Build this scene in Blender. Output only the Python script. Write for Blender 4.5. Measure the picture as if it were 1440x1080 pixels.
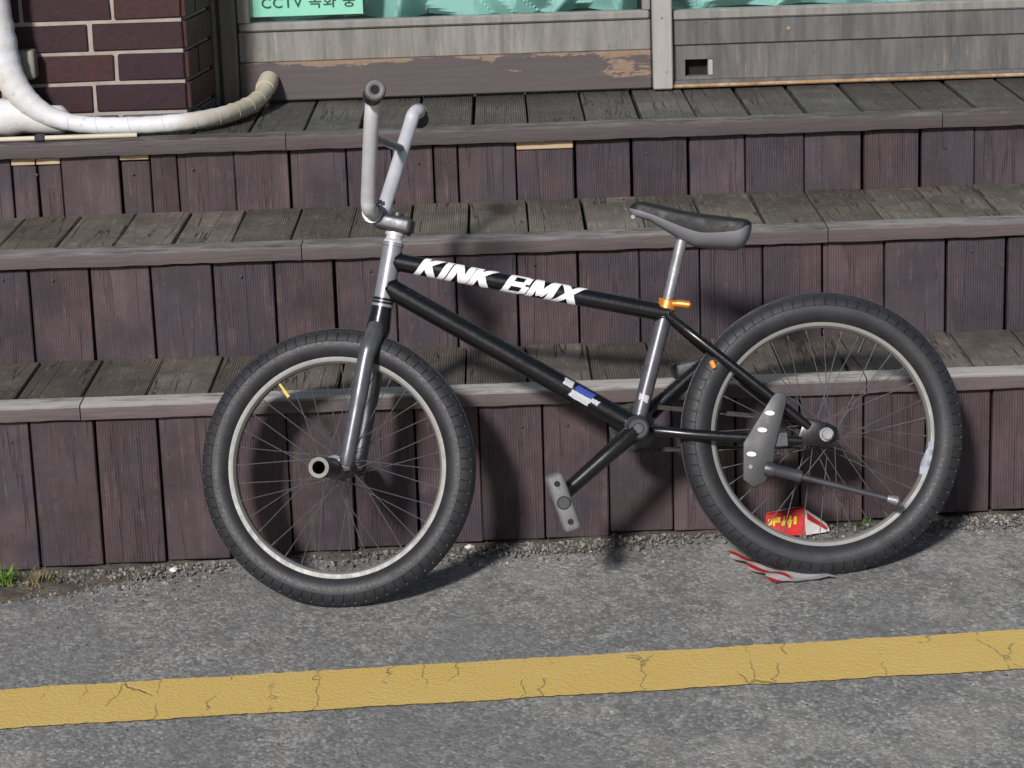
import bpy, bmesh, math, random
from mathutils import Vector, Matrix, Quaternion
random.seed(11)
R = math.radians
scene = bpy.context.scene
for o in list(bpy.data.objects): bpy.data.objects.remove(o)
col = scene.collection

# ------------------------------------------------------------------ camera
PITCH, ROLL, FPX = R(14.7), R(1.95), 3550.0
cam_loc = Vector((0.011, -4.756, 1.577))
fw = Vector((0, math.cos(PITCH), -math.sin(PITCH)))
r0 = Vector((1, 0, 0)); u0 = Vector((0, math.sin(PITCH), math.cos(PITCH)))
rt = r0*math.cos(ROLL) - u0*math.sin(ROLL)
upv = r0*math.sin(ROLL) + u0*math.cos(ROLL)
cd = bpy.data.cameras.new('camera'); cam = bpy.data.objects.new('camera', cd); col.objects.link(cam)
cam.matrix_world = Matrix(((rt.x, upv.x, -fw.x, cam_loc.x), (rt.y, upv.y, -fw.y, cam_loc.y), (rt.z, upv.z, -fw.z, cam_loc.z), (0, 0, 0, 1)))
cd.sensor_width = 36.0; cd.lens = FPX/1440*36.0; cd.clip_start = 0.05; cd.clip_end = 500
scene.camera = cam

# ------------------------------------------------------------------ light (night street lighting)
SUN_EL, SUN_AZ = R(30.0), R(18.5)
world = bpy.data.worlds.new('World'); scene.world = world; world.use_nodes = True
wn = world.node_tree; wn.nodes.clear()
sky = wn.nodes.new('ShaderNodeTexSky'); sky.sky_type = 'NISHITA'; sky.sun_disc = False
sky.sun_elevation = SUN_EL; sky.sun_rotation = math.pi + SUN_AZ
bg = wn.nodes.new('ShaderNodeBackground'); bg.inputs['Strength'].default_value = 0.045
wo = wn.nodes.new('ShaderNodeOutputWorld')
wn.links.new(sky.outputs[0], bg.inputs[0]); wn.links.new(bg.outputs[0], wo.inputs[0])
sd = bpy.data.lights.new('street_light', 'SUN'); sun = bpy.data.objects.new('street_light', sd); col.objects.link(sun)
sd.energy = 3.2; sd.angle = R(5.5); sd.color = (1.0, 0.965, 0.945)
sun_dir = Vector((math.sin(SUN_AZ)*math.cos(SUN_EL), math.cos(SUN_AZ)*math.cos(SUN_EL), -math.sin(SUN_EL)))
sun.rotation_euler = sun_dir.to_track_quat('-Z', 'Y').to_euler(); sun.location = (-2, -6, 4)
vs = scene.view_settings
vs.view_transform = 'Standard'; vs.look = 'None'; vs.gamma = 1.0; vs.exposure = 0.50; vs.use_curve_mapping = False

# ------------------------------------------------------------------ materials
class NT:
    def __init__(s, name):
        s.m = bpy.data.materials.new(name); s.m.use_nodes = True
        s.t = s.m.node_tree; s.n = s.t.nodes; s.b = s.n['Principled BSDF']
    def new(s, typ, **kw):
        n = s.n.new(typ)
        for k, v in kw.items():
            if k.startswith('_'): setattr(n, k[1:], v)
            else: n.inputs[k.replace('~', ' ')].default_value = v
        return n
    def link(s, a, b): s.t.links.new(a, b)
    def coord(s, which='Object', scale=(1, 1, 1), rnd=False):
        tc = s.new('ShaderNodeTexCoord'); mp = s.new('ShaderNodeMapping')
        mp.inputs['Scale'].default_value = scale
        s.link(tc.outputs[which], mp.inputs['Vector'])
        if rnd:
            oi = s.new('ShaderNodeObjectInfo'); cx = s.new('ShaderNodeCombineXYZ'); mu = s.new('ShaderNodeMath', _operation='MULTIPLY')
            mu.inputs[1].default_value = 37.0; s.link(oi.outputs['Random'], mu.inputs[0])
            for i in range(3): s.link(mu.outputs[0], cx.inputs[i])
            s.link(cx.outputs[0], mp.inputs['Location'])
        return mp.outputs[0]
    def noise(s, vec, scale, detail=4, rough=0.55):
        n = s.new('ShaderNodeTexNoise'); n.inputs['Scale'].default_value = scale; n.inputs['Detail'].default_value = detail
        n.inputs['Roughness'].default_value = rough; s.link(vec, n.inputs['Vector']); return n.outputs['Fac']
    def ramp(s, fac, stops, interp='LINEAR'):
        r = s.new('ShaderNodeValToRGB'); r.color_ramp.interpolation = interp; e = r.color_ramp.elements
        while len(e) < len(stops): e.new(0.5)
        for i, (p, c) in enumerate(stops):
            e[i].position = p; e[i].color = c if len(c) == 4 else (*c, 1)
        s.link(fac, r.inputs[0]); return r.outputs[0]
    def mix(s, fac, a, b, mode='MIX'):
        m = s.new('ShaderNodeMix', _data_type='RGBA', _blend_type=mode)
        for sock, v in ((m.inputs[0], fac), (m.inputs[6], a), (m.inputs[7], b)):
            if hasattr(v, 'links'): s.link(v, sock)
            elif isinstance(v, (int, float)): sock.default_value = v
            else: sock.default_value = (*v, 1) if len(v) == 3 else v
        return m.outputs[2]
    def math(s, op, a, b=0.0, clamp=False):
        m = s.new('ShaderNodeMath', _operation=op); m.use_clamp = clamp
        for sock, v in ((m.inputs[0], a), (m.inputs[1], b)):
            if hasattr(v, 'links'): s.link(v, sock)
            else: sock.default_value = v
        return m.outputs[0]
    def bump(s, h, strength=0.5, dist=0.002, prev=None):
        b = s.new('ShaderNodeBump'); b.inputs['Strength'].default_value = strength; b.inputs['Distance'].default_value = dist
        s.link(h, b.inputs['Height'])
        if prev is not None: s.link(prev, b.inputs['Normal'])
        return b.outputs[0]
    def fin(s, color=None, rough=None, normal=None, metal=0.0, spec=None):
        for sock, v in (('Base Color', color), ('Roughness', rough), ('Normal', normal)):
            if v is None: continue
            if hasattr(v, 'links'): s.link(v, s.b.inputs[sock])
            else: s.b.inputs[sock].default_value = (*v, 1) if isinstance(v, tuple) and len(v) == 3 else v
        s.b.inputs['Metallic'].default_value = metal
        if spec is not None: s.b.inputs['Specular IOR Level'].default_value = spec
        return s.m

def wood(name, axis, dark, light, tint, streak, rib=0.6, wear=0.25, cool=(0.1, 0.1, 0.1), split=0.8):
    """painted decking board; grain runs along local axis ('y' tread, 'z' riser, 'x' nosing)"""
    t = NT(name)
    long = {'x': 0, 'y': 1, 'z': 2}[axis]
    sc = [1, 1, 1]; sc[long] = 0.06
    v = t.coord('Object', tuple(sc), True)
    vi = t.coord('Object', (1, 1, 1), True)
    raw = t.coord('Object')
    g1 = t.noise(v, 130, 5, 0.65); g2 = t.noise(v, 28, 4, 0.6); pt = t.noise(vi, 9, 5, 0.6); pt2 = t.noise(vi, 38, 4, 0.65)
    oi = t.new('ShaderNodeObjectInfo')
    base = t.mix(g2, dark, light)
    base = t.mix(t.ramp(oi.outputs['Random'], [(0.0, (0, 0, 0)), (1.0, (1, 1, 1))]), base, t.mix(0.55, base, tint))
    # brightness differs from board to board
    wn_ = t.new('ShaderNodeTexWhiteNoise', _noise_dimensions='1D'); t.link(oi.outputs['Random'], wn_.inputs['W'])
    val = t.math('ADD', t.math('MULTIPLY', wn_.outputs['Value'], 0.5), 0.75)
    hv = t.new('ShaderNodeHueSaturation'); t.link(base, hv.inputs['Color']); t.link(val, hv.inputs['Value'])
    base = hv.outputs[0]
    # blotches of older, cooler paint that run across neighbouring boards
    gp = t.new('ShaderNodeNewGeometry'); bl = t.noise(gp.outputs['Position'], 4.5, 5, 0.62)
    base = t.mix(t.ramp(bl, [(0.40, (0.75, 0.75, 0.75)), (0.56, (0, 0, 0))]), base, cool)
    # dirt patches and bleached streaks
    base = t.mix(t.ramp(pt, [(0.36, (0.55, 0.55, 0.55)), (0.62, (0, 0, 0))]), base, (dark[0]*0.55, dark[1]*0.55, dark[2]*0.6))
    st = t.math('MULTIPLY', t.ramp(g1, [(0.52, (0, 0, 0)), (0.78, (1, 1, 1))]), t.ramp(pt2, [(0.42, (0, 0, 0)), (0.7, (1, 1, 1))]))
    base = t.mix(t.math('MULTIPLY', st, wear, True), base, streak)
    # splits running with the grain
    sc2 = [1, 1, 1]; sc2[long] = 0.045
    cr = t.noise(t.coord('Object', tuple(sc2), True), 22, 3, 0.5)
    crk = t.math('MULTIPLY', t.ramp(t.math('ABSOLUTE', t.math('SUBTRACT', cr, 0.5)), [(0.004, (1, 1, 1)), (0.016, (0, 0, 0))]), t.ramp(pt, [(0.46, (0, 0, 0)), (0.56, (1, 1, 1))]))
    crk = t.math('MULTIPLY', crk, split)
    base = t.mix(crk, base, (0.012, 0.010, 0.010))
    # ribbed decking: fine grooves across the board
    wv = t.new('ShaderNodeTexWave', _wave_type='BANDS', _bands_direction={'y': 'X', 'z': 'X', 'x': 'Z'}[axis], _wave_profile='SIN')
    wv.inputs['Scale'].default_value = 62.0; wv.inputs['Distortion'].default_value = 0.5; wv.inputs['Detail'].default_value = 1.5
    wv.inputs['Detail Scale'].default_value = 2.0
    t.link(raw, wv.inputs['Vector'])
    rr = t.ramp(oi.outputs['Random'], [(0.25, (0.12, 0.12, 0.12)), (0.55, (1, 1, 1))])
    ribf = t.math('MULTIPLY', wv.outputs['Fac'], rr)
    groove = t.math('MULTIPLY', t.math('MULTIPLY', t.math('SUBTRACT', 1.0, wv.outputs['Fac']), rr), 0.5*rib)
    base = t.mix(groove, base, (dark[0]*0.45, dark[1]*0.45, dark[2]*0.45))
    hgt = t.math('ADD', t.math('MULTIPLY', ribf, rib), t.math('ADD', t.math('MULTIPLY', g1, 1.2), t.math('MULTIPLY', pt2, 0.5)))
    hgt = t.math('SUBTRACT', hgt, t.math('MULTIPLY', crk, 2.0))
    return t.fin(base, t.ramp(pt2, [(0.3, (0.5, 0.5, 0.5)), (0.7, (0.8, 0.8, 0.8))]), t.bump(hgt, 0.75, 0.0022), spec=0.35)

M = {}
M['riser'] = wood('riser_wood', 'z', (0.040, 0.029, 0.033), (0.103, 0.074, 0.081), (0.103, 0.061, 0.064), (0.263, 0.173, 0.145), 0.55, 0.5, (0.050, 0.042, 0.054), 0.4)
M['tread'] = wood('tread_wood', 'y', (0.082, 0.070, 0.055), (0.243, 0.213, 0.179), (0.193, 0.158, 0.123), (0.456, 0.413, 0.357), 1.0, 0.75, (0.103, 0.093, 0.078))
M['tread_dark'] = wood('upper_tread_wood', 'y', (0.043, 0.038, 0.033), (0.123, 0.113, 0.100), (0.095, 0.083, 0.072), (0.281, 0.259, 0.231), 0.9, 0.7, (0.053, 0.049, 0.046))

def nosing_mat(name, wear_lo, top_col, k=1.0):
    t = NT(name)
    v = t.coord('Object', (0.08, 1, 1), True); vi = t.coord('Object', (1, 1, 1), True)
    g = t.noise(v, 120, 5, 0.65); vl = t.coord('Object', (0.22, 1, 1), True); p = t.noise(vl, 20, 6, 0.7); p2 = t.noise(vl, 70, 5, 0.7)
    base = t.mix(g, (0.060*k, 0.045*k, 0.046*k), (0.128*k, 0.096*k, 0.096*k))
    base = t.mix(t.ramp(p, [(0.35, (0.6, 0.6, 0.6)), (0.6, (0, 0, 0))]), base, (0.05, 0.04, 0.043))
    # bare worn wood on the edge people step on
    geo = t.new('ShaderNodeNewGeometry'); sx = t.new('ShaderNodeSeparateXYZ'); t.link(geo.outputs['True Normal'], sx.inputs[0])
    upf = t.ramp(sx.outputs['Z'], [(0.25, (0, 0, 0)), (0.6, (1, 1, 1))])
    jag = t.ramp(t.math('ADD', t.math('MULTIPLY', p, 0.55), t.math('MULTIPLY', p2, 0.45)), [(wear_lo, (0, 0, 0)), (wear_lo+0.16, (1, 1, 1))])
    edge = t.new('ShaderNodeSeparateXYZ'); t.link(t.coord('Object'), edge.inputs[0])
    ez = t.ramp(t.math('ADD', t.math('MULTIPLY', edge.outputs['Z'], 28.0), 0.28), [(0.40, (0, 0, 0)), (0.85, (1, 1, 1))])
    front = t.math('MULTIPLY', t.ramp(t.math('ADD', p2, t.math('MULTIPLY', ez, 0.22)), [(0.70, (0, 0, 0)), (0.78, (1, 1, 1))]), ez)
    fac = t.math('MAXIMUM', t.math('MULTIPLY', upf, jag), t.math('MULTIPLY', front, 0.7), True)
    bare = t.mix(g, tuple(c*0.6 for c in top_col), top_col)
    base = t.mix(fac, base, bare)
    h = t.math('ADD', t.math('MULTIPLY', g, 1.0), t.math('MULTIPLY', p2, 0.8))
    return t.fin(base, 0.62, t.bump(h, 0.6, 0.002), spec=0.35)
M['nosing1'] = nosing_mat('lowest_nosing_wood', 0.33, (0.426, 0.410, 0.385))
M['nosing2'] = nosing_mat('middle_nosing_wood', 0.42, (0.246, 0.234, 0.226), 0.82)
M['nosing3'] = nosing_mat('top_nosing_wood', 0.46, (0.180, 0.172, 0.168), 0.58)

def simple(name, c, rough=0.5, metal=0.0, var=0.25, scale=40, bump=0.15, bdist=0.001, c2=None, spec=None):
    t = NT(name); v = t.coord('Object', (1, 1, 1), True); n = t.noise(v, scale, 5, 0.6); n2 = t.noise(v, scale*0.25, 4, 0.6)
    c2 = c2 or tuple(x*(1-var) for x in c)
    colr = t.mix(t.ramp(n2, [(0.35, (0, 0, 0)), (0.65, (1, 1, 1))]), c, c2)
    colr = t.mix(t.ramp(n, [(0.3, (0.35, 0.35, 0.35)), (0.6, (0, 0, 0))]), colr, tuple(x*(1-2*var) if var < 0.5 else 0 for x in c))
    rg = t.ramp(n, [(0.3, (min(1, rough*1.25),)*3), (0.7, (rough*0.85,)*3)])
    return t.fin(colr, rg, t.bump(n, bump, bdist), metal, spec)

M['void'] = simple('painted_shade_black', (0.012, 0.010, 0.010), 0.9)  # near-black base puts the shade of gaps and holes into the colour
M['raw_wood'] = simple('raw_cream_wood', (0.46, 0.37, 0.26), 0.7, c2=(0.40, 0.27, 0.15), scale=25)
M['mortar'] = simple('mortar', (0.36, 0.32, 0.28), 0.9, scale=90, bump=0.6, bdist=0.003)
def brickm():
    t = NT('glazed_brick'); v = t.coord('Object', (1, 1, 1), True); n = t.noise(v, 35, 6, 0.65); n2 = t.noise(v, 140, 4, 0.7); oi = t.new('ShaderNodeObjectInfo')
    c = t.ramp(oi.outputs['Random'], [(0.0, (0.030, 0.012, 0.018)), (0.5, (0.048, 0.016, 0.018)), (1.0, (0.060, 0.020, 0.019))])
    c = t.mix(t.ramp(n, [(0.35, (0.7, 0.7, 0.7)), (0.62, (0, 0, 0))]), c, (0.020, 0.012, 0.016))
    c = t.mix(t.ramp(n2, [(0.68, (0, 0, 0)), (0.76, (0.5, 0.5, 0.5))]), c, (0.16, 0.13, 0.12))
    return t.fin(c, t.ramp(n, [(0.3, (0.45,)*3), (0.7, (0.7,)*3)]), t.bump(n, 0.5, 0.003), spec=0.25)
M['brick'] = brickm()
M['skirt'] = simple('blue_grey_plinth', (0.05, 0.05, 0.075), 0.6)
M['black_paint'] = simple('black_frame_paint', (0.006, 0.006, 0.0075), 0.27, var=0.2, scale=160, bump=0.04, spec=0.5)
M['head_sheen'] = simple('head_tube_sheen_paint', (0.34, 0.34, 0.375), 0.32, metal=0.5, var=0.2, scale=200, bump=0.06, spec=0.8)  # black tube; paler metallic base stands in for its lamp highlight
M['fork_sheen'] = simple('scuffed_fork_sheen_paint', (0.14, 0.14, 0.155), 0.32, metal=0.5, var=0.3, scale=180, bump=0.08, spec=0.8)  # scuffed black paint, base paled to imitate highlights on fork and seat tube
M['stand_plastic'] = simple('smooth_dark_grey_plastic', (0.045, 0.046, 0.050), 0.5, var=0.06, scale=30, bump=0.0)
M['black_plastic'] = simple('black_plastic', (0.024, 0.025, 0.028), 0.5, var=0.12, scale=260, bump=0.06)
M['grey_plastic'] = simple('scuffed_grey_plastic', (0.17, 0.17, 0.175), 0.6, var=0.3, scale=160, bump=0.2)
M['chrome'] = simple('dull_chrome', (0.70, 0.70, 0.735), 0.42, metal=0.4, var=0.18, scale=140, bump=0.12)
M['dark_metal'] = simple('dark_steel', (0.10, 0.10, 0.11), 0.4, metal=0.6, var=0.3, scale=90)
M['steel'] = simple('scratched_steel', (0.30, 0.30, 0.315), 0.45, metal=0.5, var=0.35, scale=170, bump=0.25)
M['rim'] = simple('brushed_rim_aluminium', (0.23, 0.225, 0.215), 0.50, metal=0.3, var=0.18, scale=60, bump=0.1)
M['spoke'] = simple('dull_spoke_steel', (0.13, 0.13, 0.135), 0.45, metal=0.5)
M['brass'] = simple('copper_anodised_metal', (0.75, 0.30, 0.06), 0.34, metal=0.55, var=0.2, scale=80)
M['orange'] = simple('orange_plastic', (0.75, 0.26, 0.03), 0.5)
M['yellow_plastic'] = simple('yellow_plastic', (0.85, 0.58, 0.12), 0.5)
M['chain'] = simple('oily_chain_steel', (0.028, 0.025, 0.02), 0.6, metal=0.3, var=0.4, scale=300)
M['white_print'] = simple('white_print', (0.80, 0.80, 0.84), 0.55, var=0.06, scale=220)
M['blue_print'] = simple('blue_print', (0.10, 0.16, 0.72), 0.5)
M['saddle'] = simple('black_vinyl', (0.010, 0.0105, 0.011), 0.55, var=0.1, scale=60, bump=0.02, spec=0.35)
M['saddle_side'] = simple('grey_saddle_plastic', (0.17, 0.17, 0.19), 0.42, var=0.15, scale=50, bump=0.1, spec=0.7)
M['worn_edge'] = simple('worn_bare_steel_edge', (0.30, 0.29, 0.26), 0.75, var=0.3, scale=200, spec=0.2)
M['white_rim_tape'] = simple('white_rim_sticker', (0.62, 0.66, 0.74), 0.5)

def rubber():
    t = NT('dusty_tyre_rubber'); v = t.coord('Object'); n = t.noise(v, 26, 5, 0.65); n2 = t.noise(v, 220, 3)
    geo = t.new('ShaderNodeNewGeometry')
    c = t.mix(t.ramp(n, [(0.32, (0, 0, 0)), (0.7, (1, 1, 1))]), (0.010, 0.010, 0.0125), (0.024, 0.024, 0.028))
    return t.fin(c, t.ramp(n2, [(0.3, (0.48,)*3), (0.7, (0.66,)*3)]), t.bump(n2, 0.25, 0.0008), spec=0.5)
M['tyre'] = rubber()

def asphalt():
    t = NT('worn_asphalt'); v = t.coord('Object', (1.0, 0.75, 1.0))
    vo = t.new('ShaderNodeTexVoronoi', _feature='F1'); vo.inputs['Scale'].default_value = 160.0; t.link(v, vo.inputs['Vector'])
    vo2 = t.new('ShaderNodeTexVoronoi', _feature='F1'); vo2.inputs['Scale'].default_value = 75.0; t.link(v, vo2.inputs['Vector'])
    s1 = t.new('ShaderNodeSeparateColor'); t.link(vo.outputs['Color'], s1.inputs[0])
    s2 = t.new('ShaderNodeSeparateColor'); t.link(vo2.outputs['Color'], s2.inputs[0])
    n1 = t.noise(v, 3.2, 5, 0.6); n2 = t.noise(v, 300, 3, 0.7); n3 = t.noise(v, 22, 5, 0.65)
    stone = t.ramp(s1.outputs[0], [(0.0, (0.158, 0.155, 0.149)), (0.35, (0.231, 0.228, 0.218)), (0.75, (0.315, 0.310, 0.296)), (0.95, (0.389, 0.380, 0.363)), (1.0, (0.494, 0.483, 0.463))])
    pale = t.ramp(s2.outputs[0], [(0.90, (0, 0, 0)), (0.93, (0.45, 0.45, 0.45))])
    c = t.mix(pale, stone, (0.473, 0.463, 0.441))
    dk = t.ramp(s2.outputs[1], [(0.86, (0, 0, 0)), (0.92, (0.6, 0.6, 0.6))])
    c = t.mix(dk, c, (0.105, 0.103, 0.100))
    gap = t.ramp(vo.outputs['Distance'], [(0.40, (0, 0, 0)), (0.80, (0.6, 0.6, 0.6))])
    c = t.mix(gap, c, (0.137, 0.133, 0.126))
    c = t.mix(t.ramp(n3, [(0.36, (0.5, 0.5, 0.5)), (0.60, (0, 0, 0))]), c, (0.147, 0.144, 0.138))
    c = t.mix(t.ramp(n1, [(0.38, (0.5, 0.5, 0.5)), (0.55, (0, 0, 0))]), c, (0.178, 0.177, 0.173))
    c = t.mix(t.ramp(n1, [(0.52, (0, 0, 0)), (0.70, (0.4, 0.4, 0.4))]), c, (0.420, 0.405, 0.378))
    # tar spots
    vs3 = t.new('ShaderNodeTexVoronoi', _feature='F1'); vs3.inputs['Scale'].default_value = 2.6; t.link(t.mix(0.06, v, t.new('ShaderNodeTexNoise', Scale=14.0).outputs['Color'], 'ADD'), vs3.inputs['Vector'])
    c = t.mix(t.ramp(vs3.outputs['Distance'], [(0.045, (0.75, 0.75, 0.75)), (0.085, (0, 0, 0))]), c, (0.088, 0.088, 0.091))
    h = t.math('ADD', t.math('MULTIPLY', t.math('SUBTRACT', 1.0, vo.outputs['Distance']), 1.0), t.math('ADD', t.math('MULTIPLY', s1.outputs[1], 0.9), t.math('ADD', t.math('MULTIPLY', n2, 0.5), t.math('MULTIPLY', n3, 1.2))))
    return t.fin(c, 0.85, t.bump(h, 0.45, 0.0026), spec=0.15)
M['asphalt'] = asphalt()

def yellow():
    t = NT('yellow_road_paint'); v = t.coord('Object')
    warp = t.new('ShaderNodeTexNoise', Scale=22.0, Detail=4.0); t.link(v, warp.inputs['Vector'])
    wv = t.mix(0.035, v, warp.outputs['Color'], 'ADD')
    mp = t.new('ShaderNodeMapping'); mp.inputs['Scale'].default_value = (1.25, 0.16, 1); t.link(wv, mp.inputs['Vector'])
    vo = t.new('ShaderNodeTexVoronoi', _feature='DISTANCE_TO_EDGE'); vo.inputs['Scale'].default_value = 6.0; t.link(mp.outputs[0], vo.inputs['Vector'])
    n1 = t.noise(v, 7, 5, 0.6); n2 = t.noise(v, 260, 4, 0.7); n3 = t.noise(v, 45, 5, 0.7)
    crack = t.math('MULTIPLY', t.ramp(vo.outputs['Distance'], [(0.003, (1, 1, 1)), (0.007, (0, 0, 0))]), t.ramp(n1, [(0.46, (0, 0, 0)), (0.54, (1, 1, 1))]))
    c = t.mix(n3, (0.58, 0.385, 0.075), (0.69, 0.475, 0.11))
    c = t.mix(t.ramp(n1, [(0.35, (0.5, 0.5, 0.5)), (0.6, (0, 0, 0))]), c, (0.66, 0.46, 0.15))
    c = t.mix(t.ramp(n2, [(0.25, (0.5, 0.5, 0.5)), (0.42, (0, 0, 0))]), c, (0.52, 0.38, 0.18))
    sep = t.new('ShaderNodeSeparateXYZ'); t.link(v, sep.inputs[0])
    ed = t.math('ABSOLUTE', sep.outputs['Y'])
    edge = t.ramp(t.math('ADD', ed, t.math('MULTIPLY', n3, 0.018)), [(0.094, (0, 0, 0)), (0.0985, (1, 1, 1))])
    c = t.mix(t.math('MULTIPLY', n3, 0.3), c, (0.48, 0.42, 0.30))
    c = t.mix(t.math('MULTIPLY', crack, 0.7), c, (0.25, 0.20, 0.12))
    vo2 = t.new('ShaderNodeTexVoronoi', _feature='F1'); vo2.inputs['Scale'].default_value = 150.0; t.link(v, vo2.inputs['Vector'])
    h = t.math('SUBTRACT', t.math('ADD', t.math('MULTIPLY', n2, 0.5), t.math('MULTIPLY', t.math('SUBTRACT', 1.0, vo2.outputs['Distance']), 0.45)), t.math('MULTIPLY', crack, 1.2))
    return t.fin(c, 0.7, t.bump(h, 0.6, 0.003), spec=0.3)
M['yellow'] = yellow()

def pebble():
    t = NT('gravel_stone'); geo = t.new('ShaderNodeNewGeometry'); n = t.noise(t.coord('Object'), 180, 3)
    c = t.ramp(geo.outputs['Random Per Island'], [(0.0, (0.05, 0.048, 0.045)), (0.4, (0.14, 0.13, 0.12)), (0.75, (0.24, 0.215, 0.19)), (0.95, (0.34, 0.32, 0.30)), (1.0, (0.55, 0.54, 0.52))])
    return t.fin(t.mix(t.math('MULTIPLY', n, 0.5), c, (0.1, 0.09, 0.08)), 0.85, t.bump(n, 0.4, 0.001), spec=0.25)
M['pebble'] = pebble()
M['soil'] = simple('gutter_soil', (0.085, 0.068, 0.050), 0.95, var=0.4, scale=130, bump=1.0, bdist=0.006, c2=(0.13, 0.115, 0.095))
M['leaf'] = simple('grass_blade', (0.07, 0.19, 0.015), 0.5, var=0.3, scale=20, c2=(0.13, 0.24, 0.03))
M['dry_leaf'] = simple('dry_grass', (0.22, 0.17, 0.08), 0.7)

def alu(name, c1, c2, stain):
    t = NT(name); v = t.coord('Object', (1, 1, 0.10)); vi = t.coord('Object')
    n = t.noise(v, 34, 5, 0.65); n2 = t.noise(v, 120, 4, 0.6); p = t.noise(vi, 9, 5, 0.6); p2 = t.noise(vi, 60, 5, 0.7)
    c = t.mix(t.ramp(n, [(0.35, (0, 0, 0)), (0.65, (1, 1, 1))]), c1, c2)
    c = t.mix(t.math('MULTIPLY', t.ramp(n2, [(0.52, (0, 0, 0)), (0.75, (1, 1, 1))]), t.ramp(p, [(0.4, (0, 0, 0)), (0.65, (0.8, 0.8, 0.8))])), c, stain)
    c = t.mix(t.ramp(p2, [(0.27, (0.5, 0.5, 0.5)), (0.42, (0, 0, 0))]), c, tuple(x*0.45 for x in c1))
    return t.fin(c, 0.5, t.bump(p2, 0.15, 0.001), 0.15)
M['alu'] = alu('weathered_aluminium', (0.135, 0.13, 0.12), (0.23, 0.225, 0.205), (0.36, 0.35, 0.30))
M['alu_dark'] = alu('dull_grey_aluminium', (0.080, 0.078, 0.078), (0.135, 0.132, 0.130), (0.24, 0.20, 0.15))
M['alu_lip'] = alu('pale_aluminium_lip', (0.17, 0.165, 0.155), (0.25, 0.24, 0.225), (0.30, 0.27, 0.22))
M['alu_post'] = alu('cream_grey_aluminium', (0.28, 0.27, 0.26), (0.34, 0.33, 0.315), (0.40, 0.38, 0.35))
M['jamb'] = alu('beige_grey_jamb_metal', (0.10, 0.092, 0.078), (0.15, 0.14, 0.12), (0.20, 0.18, 0.14))
M['jamb_cream'] = simple('beige_bracket', (0.25, 0.235, 0.20), 0.6)
M['rust'] = simple('rusty_threshold', (0.30, 0.16, 0.06), 0.8, var=0.4, scale=90, bump=0.5, c2=(0.40, 0.30, 0.20))

def peel():
    t = NT('peeling_purple_board'); vi = t.coord('Object'); vx = t.coord('Object', (0.3, 1, 1))
    n = t.noise(vx, 26, 6, 0.7); g = t.noise(t.coord('Object', (0.05, 1, 1)), 120, 4)
    sep = t.new('ShaderNodeSeparateXYZ'); t.link(vi, sep.inputs[0])
    topz = t.math('MULTIPLY', t.math('ADD', sep.outputs['Z'], 0.047), 10.6)
    rightx = t.ramp(t.math('MULTIPLY', sep.outputs['X'], 1.0), [(0.30, (0, 0, 0)), (0.49, (0.15, 0.15, 0.15))])
    f = t.ramp(t.math('ADD', t.math('ADD', n, t.math('MULTIPLY', t.math('POWER', topz, 6.0), 0.30)), rightx), [(0.67, (0, 0, 0)), (0.71, (1, 1, 1))])
    c = t.mix(g, (0.055, 0.042, 0.044), (0.092, 0.073, 0.075))
    c = t.mix(t.math('MULTIPLY', f, 0.85), c, t.mix(t.noise(vi, 90, 4, 0.7), (0.13, 0.085, 0.055), (0.34, 0.23, 0.15)))
    return t.fin(c, 0.55, t.bump(t.math('SUBTRACT', t.math('MULTIPLY', g, 0.4), f), 0.5, 0.0015))
M['peel'] = peel()

def wrap():
    t = NT('white_pipe_tape'); v = t.coord('Object'); n = t.noise(v, 60, 5, 0.65); n2 = t.noise(v, 9, 5, 0.6)
    c = t.mix(t.ramp(n2, [(0.4, (0, 0, 0)), (0.65, (1, 1, 1))]), (0.62, 0.63, 0.67), (0.52, 0.50, 0.46))
    c = t.mix(t.ramp(n, [(0.25, (0.7, 0.7, 0.7)), (0.42, (0, 0, 0))]), c, (0.26, 0.24, 0.22))
    sp = t.new('ShaderNodeSeparateXYZ'); t.link(v, sp.inputs[0])
    grime = t.ramp(t.math('ADD', t.math('MULTIPLY', sp.outputs['X'], 3.0), t.math('MULTIPLY', n2, 0.5)), [(0.40, (0, 0, 0)), (0.85, (0.8, 0.8, 0.8))])
    c = t.mix(grime, c, (0.42, 0.36, 0.24))
    return t.fin(c, 0.6, t.bump(n, 0.5, 0.002))
M['wrap'] = wrap()
M['cream'] = simple('cream_plastic', (0.56, 0.50, 0.38), 0.5)
M['mint'] = simple('mint_plastic_sheet', (0.56, 0.86, 0.81), 0.4, var=0.12, scale=12, c2=(0.62, 0.90, 0.87))
M['sign'] = simple('mint_sign_sheet', (0.36, 0.70, 0.56), 0.45, var=0.08, scale=10, c2=(0.40, 0.74, 0.58))
M['sign_ink'] = simple('dark_green_ink', (0.015, 0.09, 0.06), 0.5)
M['inside'] = simple('dim_interior_wall', (0.10, 0.14, 0.13), 0.9)
M['box_red'] = simple('red_card', (0.52, 0.012, 0.012), 0.7, var=0.2, scale=40)
M['box_white'] = simple('white_card', (0.70, 0.69, 0.66), 0.55, var=0.15, scale=60)
M['box_yellow'] = simple('yellow_card_print', (0.80, 0.52, 0.03), 0.5)
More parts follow.
